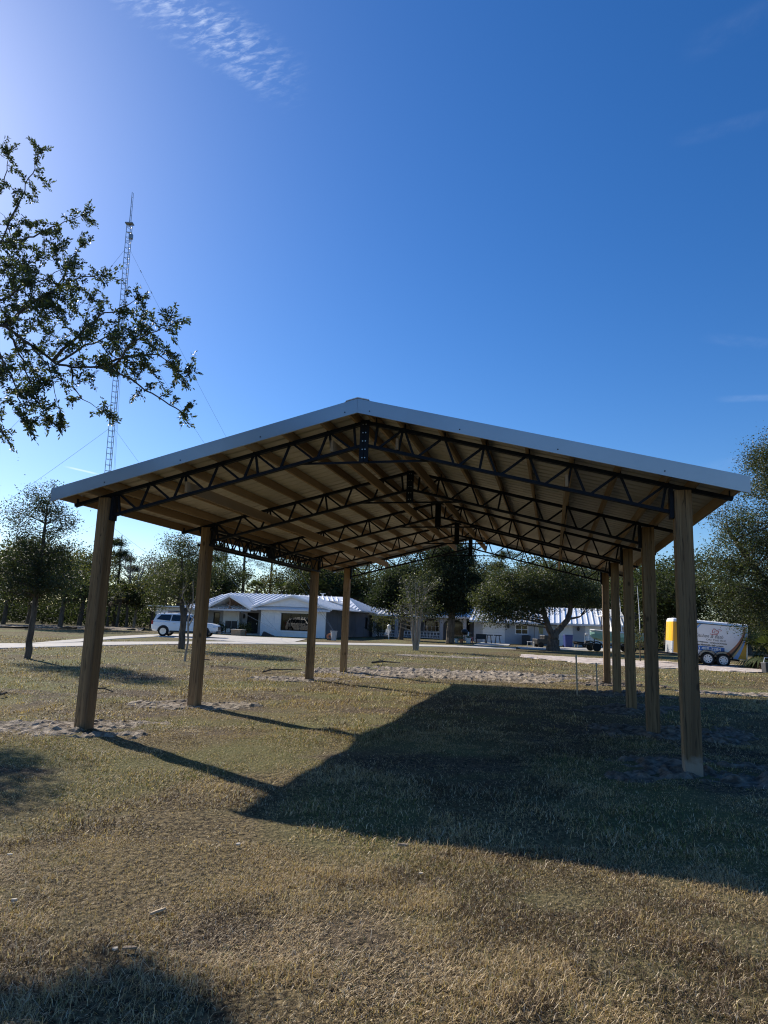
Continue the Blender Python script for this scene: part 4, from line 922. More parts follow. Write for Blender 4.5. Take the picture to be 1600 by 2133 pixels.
m = MB(); m.lathe([(.1, 1.1), (.17, 1.15), (.17, 1.3), (.1, 1.34), (.1, 1.1)], (0, .1, 0), 12); m.build('hose_reel', M['greyplastic'], t)
t = small('wheelbarrow', 'dark wheelbarrow tipped beside the pressure washer', 'wheelbarrow', 1206, 61.5, R(20))
m = MB(); m.prism([(-.45, -.3, .55), (.4, -.3, .5), (.2, -.2, .25), (-.3, -.2, .28)], (0, .6, 0)); m.build('tray', M['carblack'], t)
m = MB(); m.lathe([(0, -.05), (.19, -.05), (.19, .05), (0, .05)], (.55, 0, .19), 12, 'y'); m.build('wheel', M['tyre'], t)
for s in (-.22, .22): m = MB(); m.bar((.55, s * .3, .2), (-.95, s * 1.3, .55), .04, .04); m.bar((-.25, s, .3), (-.35, s, 0), .04, .04); m.build('handle', M['stake'], t)
t = small('trash_can', 'pale grey round trash can on the lawn at the house corner', 'bin', 697, 55.5)
m = MB(); m.lathe([(0, 0), (.2, 0), (.27, .72), (.30, .74), (.30, .78), (.25, .78), (.23, .7), (0, .66)], n=16); m.build('body', M['greyplastic'], t)
t = small('hose_reel_stand', 'small round terracotta hose reel left of the grey trash can', 'hose reel', 688.5, 55.8)
m = MB(); m.lathe([(.1, -.08), (.27, -.1), (.27, .1), (.1, .08), (.1, -.08)], (0, 0, .3), 14, 'y'); m.build('drum', M['terracotta'], t); m = MB(); m.box((0, 0, .04), (.4, .3, .08)); m.build('base', M['darkgrey'], t)
t = small('planter_box', 'square tan planter box at the end of the porch walk', 'planter', 498.5, 59.5, PSI)
m = MB(); m.box((0, 0, .24), (.92, .9, .48)); m.build('box', M['planter'], t, bevel=.02); m = MB(); m.box((0, 0, .51), (1.0, .98, .06)); m.build('rim', M['paper'], t)
for px, lab in ((477, 'black patio chair at the left side of the porch'), (490, 'black patio chair nearer the front door')):
    t = small('patio_chair', lab, 'chair', px, 63.5, R(20), 'patio chairs on the porch', .12)
    m = MB(); m.box((0, 0, .44), (.55, .55, .06)); m.build('seat', M['carblack'], t); m = MB(); m.box((0, .27, .78), (.55, .05, .66)); m.build('backrest', M['carblack'], t)
    for X in (-.24, .24):
        for y in (-.24, .24): m = MB(); m.box((X, y, .21), (.05, .05, .42)); m.build('leg', M['carblack'], t)
t = small('wedge_ramp', 'dark sloped mat leaning at the foot of the white front wall', 'ramp', 557, 60.5, PSI)
m = MB(); m.prism([(-.5, 0, 0), (.75, 0, 0), (.6, 0, .1), (-.3, 0, .42)], (0, .3, 0)); m.build('ramp', M['darkgrey'], t)
t = small('lawn_lantern', 'white garden lantern on a post near the arched porch', 'lantern', 811, 66)
m = MB(); m.cyl((0, 0, .5), .05, 1.0, 8); m.build('post', M['white'], t); m = MB(); m.lathe([(0, 1.0), (.14, 1.02), (.18, 1.25), (.22, 1.28), (.05, 1.45), (0, 1.46)], n=8); m.build('lamp_head', M['white'], t)
t = small('deck_chair', 'dark reclining deck chair near the white garden lantern', 'chair', 803, 66.5, R(60))
m = MB(); m.bar((-.5, 0, .35), (.35, 0, .38), .55, .05); m.build('seat', M['darkgrey'], t); m = MB(); m.bar((.35, 0, .38), (.75, 0, 1.0), .55, .05); m.build('backrest', M['greyplastic'], t)
for X in (-.4, .35):
    for y in (-.25, .25): m = MB(); m.box((X, y, .17), (.05, .05, .34)); m.build('leg', M['darkgrey'], t)
t = small('bucket', 'dark grey bucket on the grass right of the trailer', 'bucket', 1597, 30)
m = MB(); m.box((0, 0, .24), (.42, .36, .48), taper=1.12); m.build('tub', M['darkgrey'], t, bevel=.03); m = MB(); m.tube([(-.2, 0, .46), (-.15, 0, .68), (.15, 0, .68), (.2, 0, .46)], .015, 6); m.build('handle', M['rim'], t)

# survey stakes, fallen sticks, litter
for (px, py, h), lab in (((1203, 1454, .95), 'taller thin wooden stake at the back edge of the roof shadow'), ((1245, 1452, .75), 'shorter thin wooden stake nearer the right posts')):
    p = gp(px, py); z = float(gz(p.x, p.y)); t = thing('wooden_stake', lab, 'stake', (p.x, p.y, z), 0, 'survey stakes at the edge of the shadow')
    m = MB(); m.bar((0, 0, -.1), (-.02, 0, h), .03, .03); m.build('stake', M['stake'], t); m = MB(); m.box((-.02, 0, h - .05), (.036, .036, .06)); m.build('painted_tip', M['paper'], t)
def stick(pts, r, label, seed):
    P = [gp(*q) for q in pts]; rr = random.Random(seed); t = thing('fallen_branch', label, 'branch', (P[0].x, P[0].y, float(gz(P[0].x, P[0].y))), 0, 'fallen sticks on the lawn')
    m = MB(); Q = [Vector((p.x - P[0].x, p.y - P[0].y, r + rr.uniform(0, .06))) for p in P]; r *= .55; m.tube(Q, [r * (1 - .6 * i / len(Q)) for i in range(len(Q))], 6)
    for i in range(len(Q) - 1): m.tube([Q[i], Q[i] + Vector((rr.uniform(-.3, .5), rr.uniform(-.3, .3), rr.uniform(.0, .12)))], [r * .5, r * .2], 5)
    m.build('branch', M['bark'], t)
stick([(548, 1399), (566, 1397), (590, 1397), (612, 1394), (628, 1396)], .05, 'crooked dark fallen branch left of the third left post', 1)
stick([(190, 1437), (215, 1435), (236, 1437)], .035, 'short dark stick right of the near left post, behind it', 2)
stick([(0, 1444), (14, 1441)], .05, 'short dark stump of wood at the left picture edge', 3)
stick([(425, 1376), (436, 1375)], .04, 'tiny stick lying right of the second left post', 4)
stick([(775, 1386), (800, 1384), (833, 1387)], .07, 'dark branch on the tracked soil behind the fourth left post', 5)
def scrap(px, py, d, mt, label, kind='wood_scrap', cat='scrap', rz=.5):
    p = gp(px, py); z = float(gz(p.x, p.y)); t = thing(kind, label, cat, (p.x, p.y, z + .018), rz, 'scraps lying in the grass')
    rr = random.Random(px); m = MB(); a, b, c = d; P = [(a / 2 * math.cos(k) * rr.uniform(.75, 1.1), b / 2 * math.sin(k) * rr.uniform(.75, 1.1), rr.uniform(-.2, .2) * c) for k in np.linspace(0, 5.4, 7)]
    m.prism(P, (0, 0, c)); m.build('piece', M[mt], t)
scrap(327, 1900, (.11, .022, .012), 'stake', 'pale wood splinter in the grass left of picture centre', rz=.9)
scrap(240, 1975, (.03, .025, .008), 'paper', 'small white scrap beside the orange leaf', rz=.3); scrap(270, 1973, (.07, .028, .008), 'planter', 'orange brown dry leaf in the foreground grass', 'dry_leaf', 'leaf', .15)
scrap(877, 1823, (.035, .02, .006), 'paper', 'small pale scrap just below the roof shadow edge', rz=.1); scrap(30, 1870, (.035, .03, .012), 'paper', 'white scrap near the left edge of the foreground', rz=1.2)
scrap(20, 1778, (.04, .02, .006), 'paper', 'pale scrap at the left edge above the white one', rz=.2); scrap(496, 1760, (.035, .03, .01), 'paper', 'tiny pale scrap left of the shadow corner', rz=.4)
scrap(840, 1763, (.09, .04, .012), 'soil', 'flat grey stone at the front edge of the roof shadow', 'stone', 'stone', .1)
#PART4
# ------------------------------------------------------------------ trees
def leaf_cloud(P, L, Wd, seed, cols, up=.25, fold=.12, outward=None, spread=1.0, hang=0.0):
    """one folded diamond-shaped leaf per point; returns quads and tints"""
    r = np.random.default_rng(seed); n = len(P); P = np.asarray(P, float)
    d = r.normal(size=(n, 3)); d[:, 2] = d[:, 2] * .7 - hang
    if outward is not None: d += outward * spread
    d /= np.linalg.norm(d, axis=1, keepdims=True) + 1e-9
    q = r.normal(size=(n, 3)); q[:, 2] += up; s = np.cross(d, q); s /= np.linalg.norm(s, axis=1, keepdims=True) + 1e-9; nm = np.cross(s, d)
    l = (L * r.uniform(.65, 1.3, n))[:, None]; w = (Wd * r.uniform(.7, 1.25, n))[:, None] * .5
    b = P - d * l * .5; c = P + d * l * .05; f = nm * (w * fold * 2)
    V = np.stack([b, c + s * w + f, P + d * l * .5, c - s * w + f], 1).reshape(-1, 3)
    cols = np.array(cols); k = r.integers(0, len(cols), n); mix = r.uniform(0, 1, (n, 1)); k2 = r.integers(0, len(cols), n)
    return V, (cols[k] * mix + cols[k2] * (1 - mix)) * r.uniform(.7, 1.3, (n, 1))
GREENS = [(.032, .045, .020), (.045, .062, .024), (.060, .072, .030), (.038, .050, .028)]
OLIVE = [(.060, .068, .026), (.085, .088, .032), (.048, .058, .026), (.10, .092, .038)]
DARK = [(.022, .031, .018), (.030, .042, .023), (.036, .046, .024)]
def clumps(blobs, n, seed, shell=.55):
    r = np.random.default_rng(seed); vol = np.array([b[3] * b[4] * b[5] for b in blobs]) ** .75; ix = r.choice(len(blobs), n, p=vol / vol.sum()); B = np.array(blobs, float)[ix]
    d = r.normal(size=(n, 3)); d /= np.linalg.norm(d, axis=1, keepdims=True); k = r.uniform(shell ** 2, 1, n) ** .5 * np.where(r.uniform(0, 1, n) < .16, r.uniform(1.0, 1.28, n), 1.0)
    return B[:, :3] + d * k[:, None] * B[:, 3:6]
def bez(a, b, c, n=7):
    return [a * (1 - t) ** 2 + b * 2 * t * (1 - t) + c * t ** 2 for t in [i / (n - 1) for i in range(n)]]
def tree(name, label, loc, stems, blobs, nc, per, cr, L, Wd, cols, seed, bark='bark', leaf='leaf', group=None, limbs=40, shell=.55, up=.25, limb_r=.05, hang=0.0, flat=.7, rz=0.0, cat='tree'):
    t = thing(name, label, cat, loc, rz, group); r = random.Random(seed); m = MB()
    J = []
    for pts, rads in stems:
        pts = [Vector(p) for p in pts]; Q = []; Rr = []
        for i in range(len(pts) - 1):
            for k in range(4):
                f = k / 4; Q.append(pts[i].lerp(pts[i + 1], f) + Vector((r.gauss(0, 1), r.gauss(0, 1), 0)) * rads[i] * .12 * (i + k > 0)); Rr.append(rads[i] * (1 - f) + rads[i + 1] * f)
        Q.append(pts[-1]); Rr.append(rads[-1]); m.tube(Q, Rr, 9)
        J += [(p, q) for p, q in zip(Q, Rr) if p.z > .25 * max(v.z for v in pts)]
    Cc = clumps(blobs, nc, seed, shell); step = max(1, nc // limbs)
    for c in Cc[::step]:
        c = Vector(c); cand = [j for j in J if j[0].z < c.z + .1] or J; j, jr = min(cand, key=lambda q: (q[0] - c).length + 1.2 * max(0, q[0].z - c.z + .3))
        mid = j.lerp(c, .5) + Vector((r.gauss(0, .1), r.gauss(0, .1), .12 * (c - j).length * r.uniform(-.5, 1.0))); pts = bez(j, mid, c)
        rr = min(limb_r * (c - j).length * .35 + .008, jr * .75); m.tube(pts, [rr * (1 - .85 * i / 6) for i in range(7)], 5, cap=False)
    m.build('trunk', M[bark], t)
    if per:
        rg2 = np.random.default_rng(seed + 1); n = nc * per; base = np.repeat(Cc, per, axis=0); sz = np.repeat(cr * rg2.uniform(.55, 1.35, nc), per)[:, None]
        off = rg2.normal(size=(n, 3)) * np.array([1, 1, flat]) * .5; P = base + off * sz; P[:, 2] = np.maximum(P[:, 2], .15)
        V, T = leaf_cloud(P, L, Wd, seed + 2, cols, up, outward=off, spread=.8, hang=hang)
        tone = np.repeat(rg2.uniform(.65, 1.4, nc), per)[:, None]; np_mesh('crown', V, 4, M[leaf], T * tone, t)
    return t
def base(px, py): p = gp(px, py); return (p.x, p.y, float(gz(p.x, p.y)) - .02)

# foreground live oak: trunk stands left of the frame, one limb reaches into it
def front_oak():
    t = thing('live_oak', 'live oak at the left edge, its long leafy limb reaching before the mast', 'tree', (-7.9, 6.6, 0)); O = Vector((-7.9, 6.6, 0)); r = random.Random(5); m = MB()
    def q(px, py, d): p = at(px, py, d); return p - O
    crown = Vector((-7.9, 6.6, 2.6)) - O
    m.tube([Vector((0, 0, -.2)), Vector((.05, 0, .8)), Vector((0, .05, 1.7)), crown], [.34, .25, .22, .2], 10)
    limbs = [
        ([(-420, 690, 6.5), (-230, 640, 6.4), (-60, 655, 6.3), (10, 680, 6.3), (60, 715, 6.3), (110, 752, 6.3), (150, 765, 6.2), (200, 763, 6.1), (250, 778, 6.0), (290, 802, 6.0), (340, 835, 5.9), (382, 858, 5.9)], .043, True),
        ([(200, 763, 6.1), (260, 742, 6.2), (320, 738, 6.2), (383, 772, 6.2)], .02, False),
        ([(10, 680, 6.3), (60, 635, 6.5), (120, 600, 6.6), (170, 575, 6.6), (214, 572, 6.6)], .03, False),
        ([(110, 752, 6.3), (170, 690, 6.2), (220, 655, 6.1), (250, 640, 6.1), (285, 622, 6.1)], .026, False),
        ([(230, 770, 6.0), (275, 715, 5.9), (310, 695, 5.9), (355, 676, 5.9)], .02, False),
        ([(-300, 640, 6.7), (-150, 575, 6.8), (0, 510, 6.9), (35, 430, 6.9), (62, 375, 7.0), (82, 318, 7.0)], .045, False),
        ([(0, 510, 6.9), (60, 495, 6.8), (120, 470, 6.7), (168, 448, 6.7)], .022, False),
        ([(-120, 560, 6.8), (-40, 450, 7.0), (8, 390, 7.1), (16, 322, 7.1)], .028, False),
        ([(-100, 662, 6.3), (-30, 700, 6.1), (0, 740, 6.0), (28, 790, 6.0), (38, 830, 5.9), (60, 875, 5.9)], .03, False),
        ([(20, 690, 6.3), (40, 740, 6.2), (68, 800, 6.1), (95, 865, 6.1)], .02, False),
        ([(0, 740, 6.0), (-10, 800, 6.0), (-15, 860, 5.9), (5, 895, 5.9)], .016, False),
        ([(148, 765, 6.2), (150, 800, 6.1), (172, 830, 6.1), (218, 855, 6.1)], .013, False),
        ([(60, 715, 6.3), (100, 760, 6.1), (110, 800, 6.1), (122, 850, 6.1)], .016, False),
        ([(-60, 655, 6.3), (20, 615, 6.2), (80, 585, 6.1), (130, 560, 6.1)], .024, False),
        ([(120, 600, 6.6), (150, 540, 6.6), (165, 510, 6.6)], .014, False),
        ([(120, 755, 6.3), (180, 720, 6.4), (230, 700, 6.5), (290, 690, 6.5)], .02, False),
        ([(-60, 530, 6.9), (20, 560, 6.7), (70, 545, 6.6), (110, 520, 6.6)], .02, False),
        ([(35, 430, 6.9), (15, 470, 6.9), (40, 540, 6.8)], .014, False)]
    P = []; Dv = []
    def twig(a, d, ln, rad, lv=True):
        pts = [a]; dd = d.normalized()
        for k in range(4): dd = (dd + Vector((r.gauss(0, .28), r.gauss(0, .28), r.gauss(-.04, .25)))).normalized(); pts.append(pts[-1] + dd * ln / 4)
        m.tube(pts, [rad, rad * .8, rad * .6, rad * .45, rad * .3], 4, cap=False)
        if lv:
            nl = max(6, int(ln / .0062))
            for k in range(nl):
                f = .15 + .85 * k / nl; i = min(3, int(f * 4)); p = pts[i].lerp(pts[i + 1], f * 4 - i); o = Vector((r.gauss(0, 1), r.gauss(0, 1), r.gauss(0, 1))).normalized()
                P.append(p + o * .026); Dv.append(o * .9 + (pts[i + 1] - pts[i]).normalized() * .9)
        return pts
    for pts, rad, main in limbs:
        W_ = [q(*p) for p in pts]
        if pts[0][0] < -250: W_ = [crown if main else crown + Vector((0, 0, -.3))] + W_
        dense = []
        for i in range(len(W_) - 1):
            k = max(2, int((W_[i + 1] - W_[i]).length / .07))
            for j in range(k): dense.append(W_[i].lerp(W_[i + 1], j / k))
        dense.append(W_[-1]); n = len(dense)
        dense = [p + Vector((r.gauss(0, .008), r.gauss(0, .01), r.gauss(0, .008))) for p in dense]
        rad = rad if main else rad * .72
        m.tube(dense, [rad * (1 - .88 * (i / n) ** .8) for i in range(n)], 7)
        for i in range(3, n):
            tt = i / n
            if (dense[i] + O).x < -5.2: continue
            if r.random() < (.68 if not main or tt > .75 else .62):
                d = Vector((r.gauss(.12, .6), r.gauss(0, .7), r.gauss(.12, .6))); ln = r.uniform(.12, .36) * (1.0 if tt < .8 else .7)
                tp = twig(dense[i], d, ln, .0045, r.random() < .95)
                for b in (1, 2, 3):
                    if r.random() < .62: twig(tp[b], (tp[b] - tp[b - 1]) + Vector((r.gauss(0, .05), r.gauss(0, .05), r.gauss(0, .05))), ln * r.uniform(.3, .6), .003)
        for k in range(5): twig(dense[-1], dense[-1] - dense[-4] + Vector((r.gauss(0, .1), r.gauss(0, .1), r.gauss(0, .1))), r.uniform(.1, .25), .004)
    for px, py, dd, wx_, n_ in ((20, 560, 6.7, .42, 18), (70, 590, 6.6, .35, 15), (60, 640, 6.4, .4, 18), (120, 620, 6.5, .35, 15), (180, 610, 6.6, .25, 8), (150, 660, 6.4, .35, 13), (220, 660, 6.2, .28, 10), (260, 640, 6.1, .2, 6),
                                (240, 710, 6.1, .35, 13), (300, 720, 6.0, .28, 10), (335, 755, 6.1, .25, 9), (180, 730, 6.3, .35, 12), (290, 770, 6.0, .28, 8), (100, 690, 6.3, .35, 13), (30, 690, 6.2, .35, 12), (70, 800, 6.1, .28, 10),
                                (30, 770, 6.1, .32, 11), (90, 840, 6.0, .2, 7), (40, 480, 6.9, .28, 8), (110, 545, 6.6, .25, 6), (-10, 620, 6.5, .4, 14), (-20, 520, 6.8, .35, 12), (20, 850, 6.0, .22, 6), (120, 470, 6.7, .2, 5), (140, 520, 6.6, .2, 5), (365, 772, 6.2, .16, 5)):
        for k in range(int(n_ * .95)):
            a = q(px, py, dd) + Vector((r.gauss(0, wx_ * .5), r.gauss(0, wx_ * .7), r.gauss(0, wx_ * .4))); d = Vector((r.gauss(.2, .7), r.gauss(0, .7), r.gauss(.15, .6))); ln = r.uniform(.14, .30)
            tp = twig(a - d.normalized() * ln * .4, d, ln, .004)
            if r.random() < .5: twig(tp[2], Vector((r.gauss(0, 1), r.gauss(0, 1), r.gauss(0, 1))), ln * .5, .003)
    # the parts of the crown beyond the frame that throw the foreground shade
    for c, n_ in (((0, 0, 4.6), 0),):
        for k in range(24):
            a = r.uniform(0, 6.283); e = r.uniform(.6, 2.5); c2 = Vector((math.cos(a) * e * 1.0 - .35, math.sin(a) * e * 1.15, 4.4 + r.uniform(-.9, 1.5)))
            if (c2 + O).x / max((c2 + O).y, .5) > -.68: continue
            mid = crown.lerp(c2, .5) + Vector((0, 0, .25)); m.tube(bez(crown, mid, c2), [.05, .045, .04, .03, .022, .015, .008], 5, cap=False)
            for j in range(36):
                p = c2 + Vector((r.gauss(0, .36), r.gauss(0, .36), r.gauss(0, .24))); P.append(p); Dv.append(Vector((r.gauss(0, 1), r.gauss(0, 1), r.gauss(0, .6))))
    for c2 in (Vector((-.75, 5.0, 4.4)), Vector((-1.1, 4.3, 4.0)), Vector((-.5, 5.6, 4.1)), Vector((-1.5, 5.2, 4.6)), Vector((-.9, 3.4, 4.3)), Vector((-.4, 4.7, 3.8))):
        m.tube(bez(crown, crown.lerp(c2, .5) + Vector((0, 0, .5)), c2), [.09, .085, .075, .06, .045, .03, .012], 6, cap=False)
        for j in range(230): P.append(c2 + Vector((r.gauss(0, .42), r.gauss(0, .42), r.gauss(0, .3)))); Dv.append(Vector((r.gauss(0, 1), r.gauss(0, 1), r.gauss(0, .6))))
    def shade(px, py, z, n_, sp):
        gpt = gp(px, py); tt = z / SUN_DIR.z; c2 = gpt + SUN_DIR * tt - O
        if (c2 + O).x > -.69 * (c2 + O).y: c2.x = -.69 * (c2 + O).y - O.x
        m.tube(bez(crown, crown.lerp(c2, .55) + Vector((0, 0, .35)), c2), [.05, .045, .035, .028, .02, .013, .006], 5, cap=False)
        for j in range(n_): P.append(c2 + Vector((r.gauss(0, sp), r.gauss(0, sp), r.gauss(0, sp * .8)))); Dv.append(Vector((r.gauss(0, 1), r.gauss(0, 1), r.gauss(0, .6))))
    for k in range(20):
        u_ = r.random(); shade(170 + 330 * u_ + r.gauss(0, 25), 2015 + 105 * u_ + abs(r.gauss(0, 30)), r.uniform(3.7, 4.6), 60, .13)
    for k in range(7): shade(r.uniform(0, 330), r.uniform(2105, 2150), r.uniform(3.6, 4.6), 75, .12)
    for k in range(16): shade(r.uniform(-60, 105), r.gauss(1570, 26), r.uniform(3.8, 4.8), 210, .28)
    for k in range(4): shade(r.uniform(-40, 20), r.gauss(1640, 25), r.uniform(3.8, 4.8), 150, .25)
    m.build('trunk', M['bark'], t)
    Pn = np.array([tuple(p) for p in P]); Dn = np.array([tuple(d) for d in Dv])
    far = (Pn[:, 0] + O.x) < -.70 * (Pn[:, 1] + O.y)
    V, T = leaf_cloud(Pn, .044, .017, 77, GREENS + [(.05, .066, .026)], .2, .2, Dn, 1.4)
    V = V.reshape(-1, 4, 3); cen = V.mean(1, keepdims=True); V = np.where(far[:, None, None], cen + (V - cen) * 2.0, V).reshape(-1, 3)
    np_mesh('crown', V, 4, M['leaf'], T * 1.35, t)  # leaf tints lifted, hazy flare over this limb put into the colour
front_oak()

bx_ = base(57, 1369); k = 22 / 22.0
tree('young_oak', 'young oak with slim dark trunk at left edge of the lawn', bx_, [([(0, 0, 0), (.02, 0, 1.2), (.0, .05, 2.4), (.06, 0, 4.0), (.05, 0, 5.4)], [.115, .10, .085, .06, .022])],
     [(-.05, 0, 4.3, 1.0, 1.0, 1.4), (-.9, 0, 3.4, .9, .9, .9), (.55, .2, 2.9, .8, .9, .8), (-.1, 0, 5.6, .55, .5, .6), (-1.2, .2, 2.5, .8, .8, .6), (.8, 0, 3.7, .45, .5, .4), (-.1, 0, 2.6, .9, .9, .6), (-1.0, 0, 5.0, .5, .5, .5), (1.0, 0, 2.6, .7, .7, .5), (.5, 0, 4.9, .5, .5, .5), (-.3, .2, 3.5, 1.2, 1.1, 1.0)], 350, 80, .42, .075, .037, GREENS + DARK[:2], 101, limbs=90, limb_r=.035)
bx_ = base(377, 1352)
tree('young_oak', 'young bushy oak on the lawn just left of the second left post', bx_, [([(0, 0, 0), (.0, 0, 1.6), (-.25, 0, 2.6), (-.3, 0, 4.4)], [.17, .14, .10, .03]), ([(0, 0, 1.5), (.3, 0, 2.6), (.45, .1, 4.0)], [.1, .07, .03])],
     [(-.1, 0, 4.0, 1.35, 1.3, 1.3), (-.6, 0, 3.0, 1.3, 1.2, .8), (.6, .1, 3.1, 1.0, 1.0, 1.0), (-.75, 0, 5.2, .6, .6, .4), (-1.25, 0, 2.3, .7, .7, .5), (-.2, 0, 5.0, .9, .8, .5)], 230, 70, .45, .09, .045, GREENS + OLIVE[:2], 111, limbs=60)
bx_ = base(385, 1376)
tree('sapling', 'thin nearly bare sapling between the young bushy oak and the second left post', bx_, [([(0, 0, 0), (.06, 0, .8), (.0, 0, 1.5), (.12, 0, 2.2), (.05, 0, 3.0)], [.045, .035, .03, .02, .008]), ([(.0, 0, 1.2), (.3, 0, 1.9), (.35, .05, 2.8)], [.025, .016, .006]), ([(.05, 0, 1.7), (-.28, 0, 2.3), (-.3, 0, 2.9)], [.02, .012, .005])],
     [(.05, 0, 2.4, .45, .4, .6)], 22, 5, .2, .07, .035, OLIVE, 121, 'palebark', limbs=22, limb_r=.02)
bx_ = base(866, 1355)
st_ = []
rr = random.Random(3)
for i in range(6):
    a = i * 1.05 + .3; e = rr.uniform(.35, .8); st_.append(([(math.cos(a) * .08, math.sin(a) * .08, 0), (math.cos(a) * .22, math.sin(a) * .2, .7), (math.cos(a) * .3 * e + .1 * math.cos(a), math.sin(a) * .5 * e, 1.7), (math.cos(a) * 1.15 * e, math.sin(a) * 1.1 * e, 3.0 + e)], [.085, .065, .05, .015]))
tree('crepe_myrtle', 'thin leaved crepe myrtle with pale forked stems at mid lawn', bx_, st_, [(0, 0, 3.6, 1.35, 1.3, 1.0), (-.3, 0, 2.5, 1.35, 1.2, .7), (.45, 0, 2.7, 1.0, 1.0, .7), (-1.3, 0, 1.9, .5, .5, .4), (.7, 0, 4.3, .7, .6, .6), (-.5, 0, 4.4, .7, .6, .5)], 180, 17, .4, .12, .06, OLIVE + GREENS, 131, 'palebark', limbs=110, limb_r=.022)
bx_ = base(1152, 1356)
tree('live_oak', 'broad spreading oak with thick forked trunk before the garage', bx_, [([(0, 0, -.1), (.02, 0, .5), (.05, 0, 1.25)], [.62, .42, .36]), ([(.0, 0, 1.1), (-.4, 0, 1.9), (-.55, .1, 2.7), (-.9, 0, 3.8), (-2.2, .2, 4.6)], [.27, .23, .18, .12, .05]), ([(.1, 0, 1.15), (.6, .1, 1.7), (1.1, 0, 2.3), (1.35, 0, 3.3), (1.2, 0, 4.6), (.8, 0, 5.6)], [.26, .22, .20, .17, .12, .05]), ([(1.1, 0, 2.35), (1.9, 0, 2.55), (2.05, 0, 2.6)], [.10, .07, .05]), ([(-.55, .1, 2.7), (-1.8, 0, 3.0), (-3.4, 0, 3.0), (-4.6, .2, 2.7)], [.14, .11, .08, .03])],
     [(-3.9, 0, 4.0, 1.6, 1.6, 1.5), (-4.6, 0, 2.9, 1.1, 1.2, 1.2), (-2.2, 0, 4.8, 1.8, 2.0, 1.3), (-.4, 0, 5.2, 1.8, 2.1, 1.4), (1.3, 0, 5.1, 1.8, 2.0, 1.2), (2.6, 0, 4.2, 1.4, 1.6, .9), (-2.6, -.3, 2.9, 1.7, 1.5, .7), (.2, .4, 4.2, 1.6, 1.8, .8), (-1.0, .3, 3.6, 1.0, 1.2, .5), (3.3, .2, 3.7, .8, .9, .4), (-4.4, -.2, 2.6, 1.2, 1.1, .8), (-3.1, -.4, 2.8, 1.3, 1.1, .7), (-1.3, -.5, 3.2, 1.3, 1.0, .6), (-5.1, 0, 3.6, .8, .9, .8)], 620, 85, .75, .14, .075, GREENS + OLIVE[:3], 141, limbs=80, limb_r=.045)
m_ = MB()
# big oak leaning in from the right edge, its leaves hang over the trailer
bx_ = base(1655, 1420)
tree('live_oak', 'huge dense oak filling the right edge, leaves drooping over the trailer roof', bx_, [([(0, 0, -.1), (.1, 0, 1.6), (-.1, .2, 3.2), (.2, .1, 5.2), (.3, 0, 7.6)], [.48, .38, .34, .24, .08]), ([(-.1, .2, 2.8), (-1.2, .1, 4.2), (-2.2, 0, 5.6)], [.2, .14, .06])],
     [(.7, .2, 7.6, 1.9, 1.9, 1.7), (-.3, 0, 6.0, 2.1, 2.0, 1.7), (-1.6, 0, 5.0, 1.5, 1.5, 1.3), (-1.7, 0, 3.6, 1.7, 1.6, 1.2), (-1.2, -.1, 2.5, 1.6, 1.4, .8), (.5, 0, 4.3, 2.0, 2.2, 1.8), (.4, .1, 9.0, 1.3, 1.2, .9), (-.5, .1, 8.4, .8, .8, .7), (.9, 0, 2.9, 1.4, 1.5, .8), (-2.3, .1, 6.15, .55, .5, .35), (-.2, 0, 8.2, .9, .9, .7), (-2.5, 0, 4.2, .8, .8, .7)], 950, 115, .52, .078, .04, GREENS + OLIVE[:3] + GREENS, 151, limbs=90, shell=.35)
# dark round oak over the middle wing
tree('oak', 'very dark dense oak shading the arched middle porch', (xat(938, 58), 58, 0), [([(0, 0, 0), (.1, 0, 2.2), (0, 0, 5)], [.38, .3, .12])], [(-.2, 0, 6.3, 2.4, 2.2, 2.4), (.9, 0, 4.5, 2.2, 2.0, 1.7), (-1.5, 0, 4.5, 1.7, 1.5, 1.5), (.4, 0, 7.6, 1.5, 1.5, 1.2), (-2.6, .3, 3.9, 1.4, 1.2, .9), (.2, -.2, 3.2, 2.2, 1.4, .7)], 460, 95, .8, .18, .10, DARK, 161, leaf='farleaf', limbs=40)
tree('oak', 'ragged dark oak rising behind the arched porch roof, left of the darkest oak', (xat(880, 80), 80, 0), [([(0, 0, 0), (.1, 0, 4), (0, 0, 9)], [.38, .3, .12])], [(0, 0, 8.8, 3.0, 2.6, 2.4), (-2.2, 0, 6.4, 2.6, 2.2, 2.2), (2.2, 0, 7.0, 2.4, 2.0, 2.0), (.3, 0, 5.4, 3.0, 2.4, 1.8)], 300, 80, 1.0, .25, .13, GREENS + DARK, 163, leaf='farleaf', limbs=40)

tree('oak', 'dark low branched oak before the left arches of the middle porch', (xat(836, 66), 66, 0), [([(0, 0, 0), (.1, 0, 1.6), (0, 0, 4.5)], [.26, .2, .08])], [(0, 0, 5.2, 2.2, 1.8, 1.7), (-1.7, 0, 4.0, 1.6, 1.4, 1.1), (1.6, 0, 4.0, 1.7, 1.4, 1.2), (.2, -.2, 3.1, 2.0, 1.2, .6), (2.9, 0, 3.5, 1.2, 1.0, .8)], 300, 80, .8, .22, .12, DARK + GREENS[:1], 165, leaf='farleaf', limbs=40)
